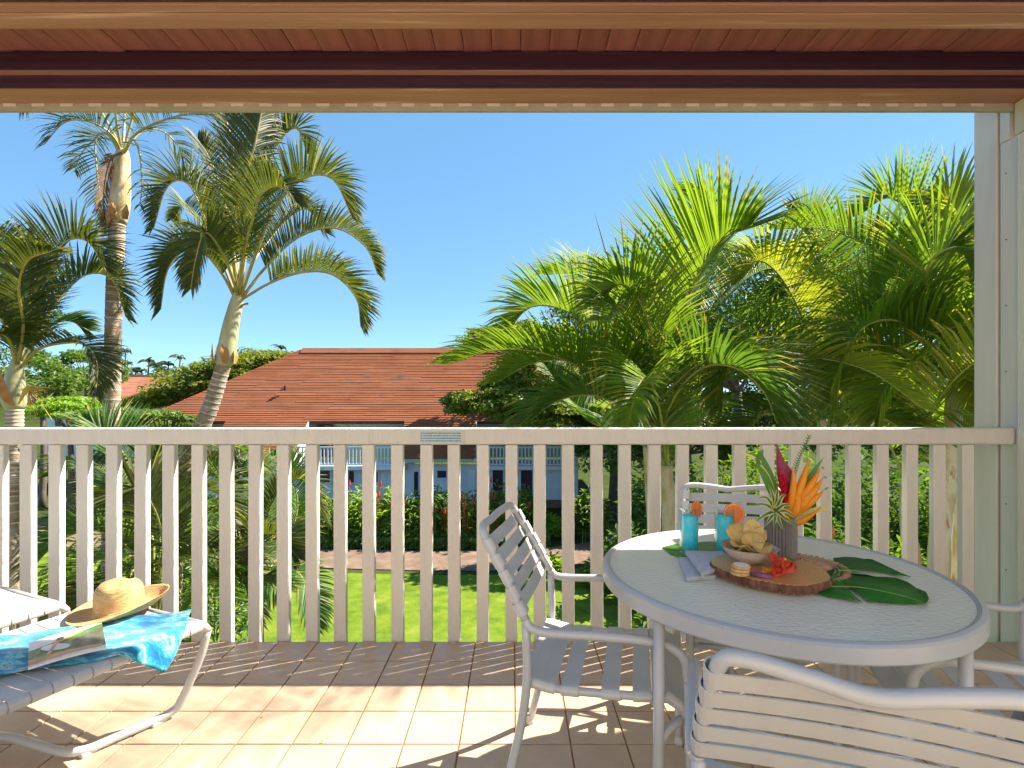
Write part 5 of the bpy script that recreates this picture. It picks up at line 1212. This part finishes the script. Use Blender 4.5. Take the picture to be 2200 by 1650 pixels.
# right hand planting behind the table
RP = [(1180,1105,24,.7,.8,'shrub_l',0,'low round light green bush at the corner of the soil bed'),(1185,1165,18.8,.5,.5,'shrub_l',0,'small light green tuft on the soil bed behind the left chair'),
 (1265,1080,23,.9,2.2,'shrub',2,'tall leafy bush at the right end of the house wall'),(1300,1150,17.5,.7,.9,'shrub',0,'low dark bush beside the mulch path'),(1345,1060,16,.9,2.4,'shrub_d',0,'tall dark bush behind the drinks, nearest the path'),
 (1420,1130,12,.7,1.5,'shrub',0,'leafy bush behind the far chair back, left part'),(1500,1080,15,1.3,2.8,'shrub_d',2,'big deep green bush right behind the far chair'),(1560,1150,10,.7,1.4,'shrub',0,'mid green bush low behind the vase'),
 (1640,1060,14,1.4,3.0,'shrub',2,'big leafy bush behind the heliconia'),(1730,1160,9,.8,1.3,'shrub_l',0,'light green bush low between pickets right of the vase'),(1790,1060,13,1.3,3.2,'shrub_d',3,'big dark bush with red flowers right of the vase'),
 (1860,1170,8.5,.8,1.2,'shrub_y',0,'yellow and orange croton bush low behind the table edge'),(1920,1080,12,1.2,3.0,'shrub',2,'tall green bush behind the right pickets'),(1990,1170,8.5,.8,1.5,'shrub_l',0,'light green bush low beside the palm trunks on the right'),
 (2050,1080,10,1.0,3.0,'shrub_d',0,'dark bush in the last gap before the post'),(1440,960,19,1.8,4.4,'shrub_d',0,'tall dark bush backing the bright arecas on the left'),(1660,950,18,2.4,4.8,'shrub',0,'tall bush backing the middle of the arecas'),(1880,940,16,2.2,4.8,'shrub_d',0,'tall dark bush backing the arecas near the post'),(2060,950,14,1.6,4.6,'shrub',0,'tall green bush hidden behind the palm by the post')]
for k, (u, v, Y, r0, h, m_, fn2, lab) in enumerate(RP):
    bush('garden_bush', lab, xr(u,Y), Y, r0, r0*.8, h, M[m_], int(520+260*h*r0), .30+.012*Y*.6, 160+k, 'bushes in the bed right of the lawn', fn2, 'flower_red' if k % 2 else 'flower_or')
# left low planting under the loungers' view
for k, (u, v, Y, r0, h, m_, lab) in enumerate(((250,1000,11,1.5,4.0,'shrub','green bush behind the areca clump, upper left'),(400,1010,12,1.5,3.6,'shrub_d','dark bush between the areca clump and the hedge'),(200,1330,7.5,.9,1.6,'shrub','bush under the areca clump by the straw hat'),(400,1330,7.5,.9,1.4,'shrub','bush under the areca clump left of the lawn'),(-60,1050,10,1.0,3.4,'shrub','green bush at the far left behind the second lounger'))):
    bush('garden_bush', lab, xr(u,Y), Y, r0, r0*.8, h, M[m_], int(500+240*h*r0), .34, 190+k, 'bushes in the bed left of the lawn')

for k, (u, v, Y, ru, rv, mm, lab) in enumerate(((1330,960,27,90,110,'shrub_d','dark tree beyond the right end of the house wall'),(1480,940,26,110,120,'shrub','tree mass behind the drinks beyond the path'),(1650,930,27,120,130,'shrub_d','deep green tree behind the flower vase'),(1830,930,25,130,130,'shrub','wide tree behind the right part of the railing'),(2010,920,24,120,140,'shrub_d','dark tree behind the palm by the post'))):
    c = padpx(u, v, Y, ru, rv, 2.2); tree('broadleaf_tree', lab, c[0][0], Y, max(1.0, c[0][2]-G-.8), [c], M[mm], 34, 190, .26, 270+k, 'trees right of the main house', tr_=.15)
# tall palm right of the frame whose frond shades the tiles
t = palm('tall palm standing just right of the frame that shades the tiles', (5.7, 5.3)); tp_ = Vector((5.7,5.3,5.5))
ringed_trunk(t, [Vector((5.7,5.3,G)), Vector((5.75,5.3,2)), tp_], .1, .08, 30, 24)
for k, (az, el, ln, bd) in enumerate(((211,28,2.7,62),(203,50,2.6,80),(60,40,1.7,90),(20,60,1.6,80))): add_frond(t, arc(tp_, az, el, ln, bd), .40, M['frond'], M['rachis'], n=22, dens=1, wd=.035, vang=20, droop=.5, seed=700+k)

tree('monkeypod_tree', 'flat topped tree behind the arecas that shades the far lawn', 9.5, 22.5, 6.5, [((7.4,21.6,3.0), 3.6, 1.3, .9)], M['pod'], 40, 200, .22, 330, 'monkeypod trees around the houses')

add_frond(bpy.data.objects['palm_tree.001'], [Q(u,v,6.0+d) for u,v,d in ((262,328,-.1),(240,340,-.15),(226,390,-.15),(222,450,-.12),(225,500,-.1))], .22, M['frond_dead'], M['frond_dead'], name='dead_frond', n=30, wd=.02, vang=10, droop=1.0, seed=900, back=.8, rw=.014)
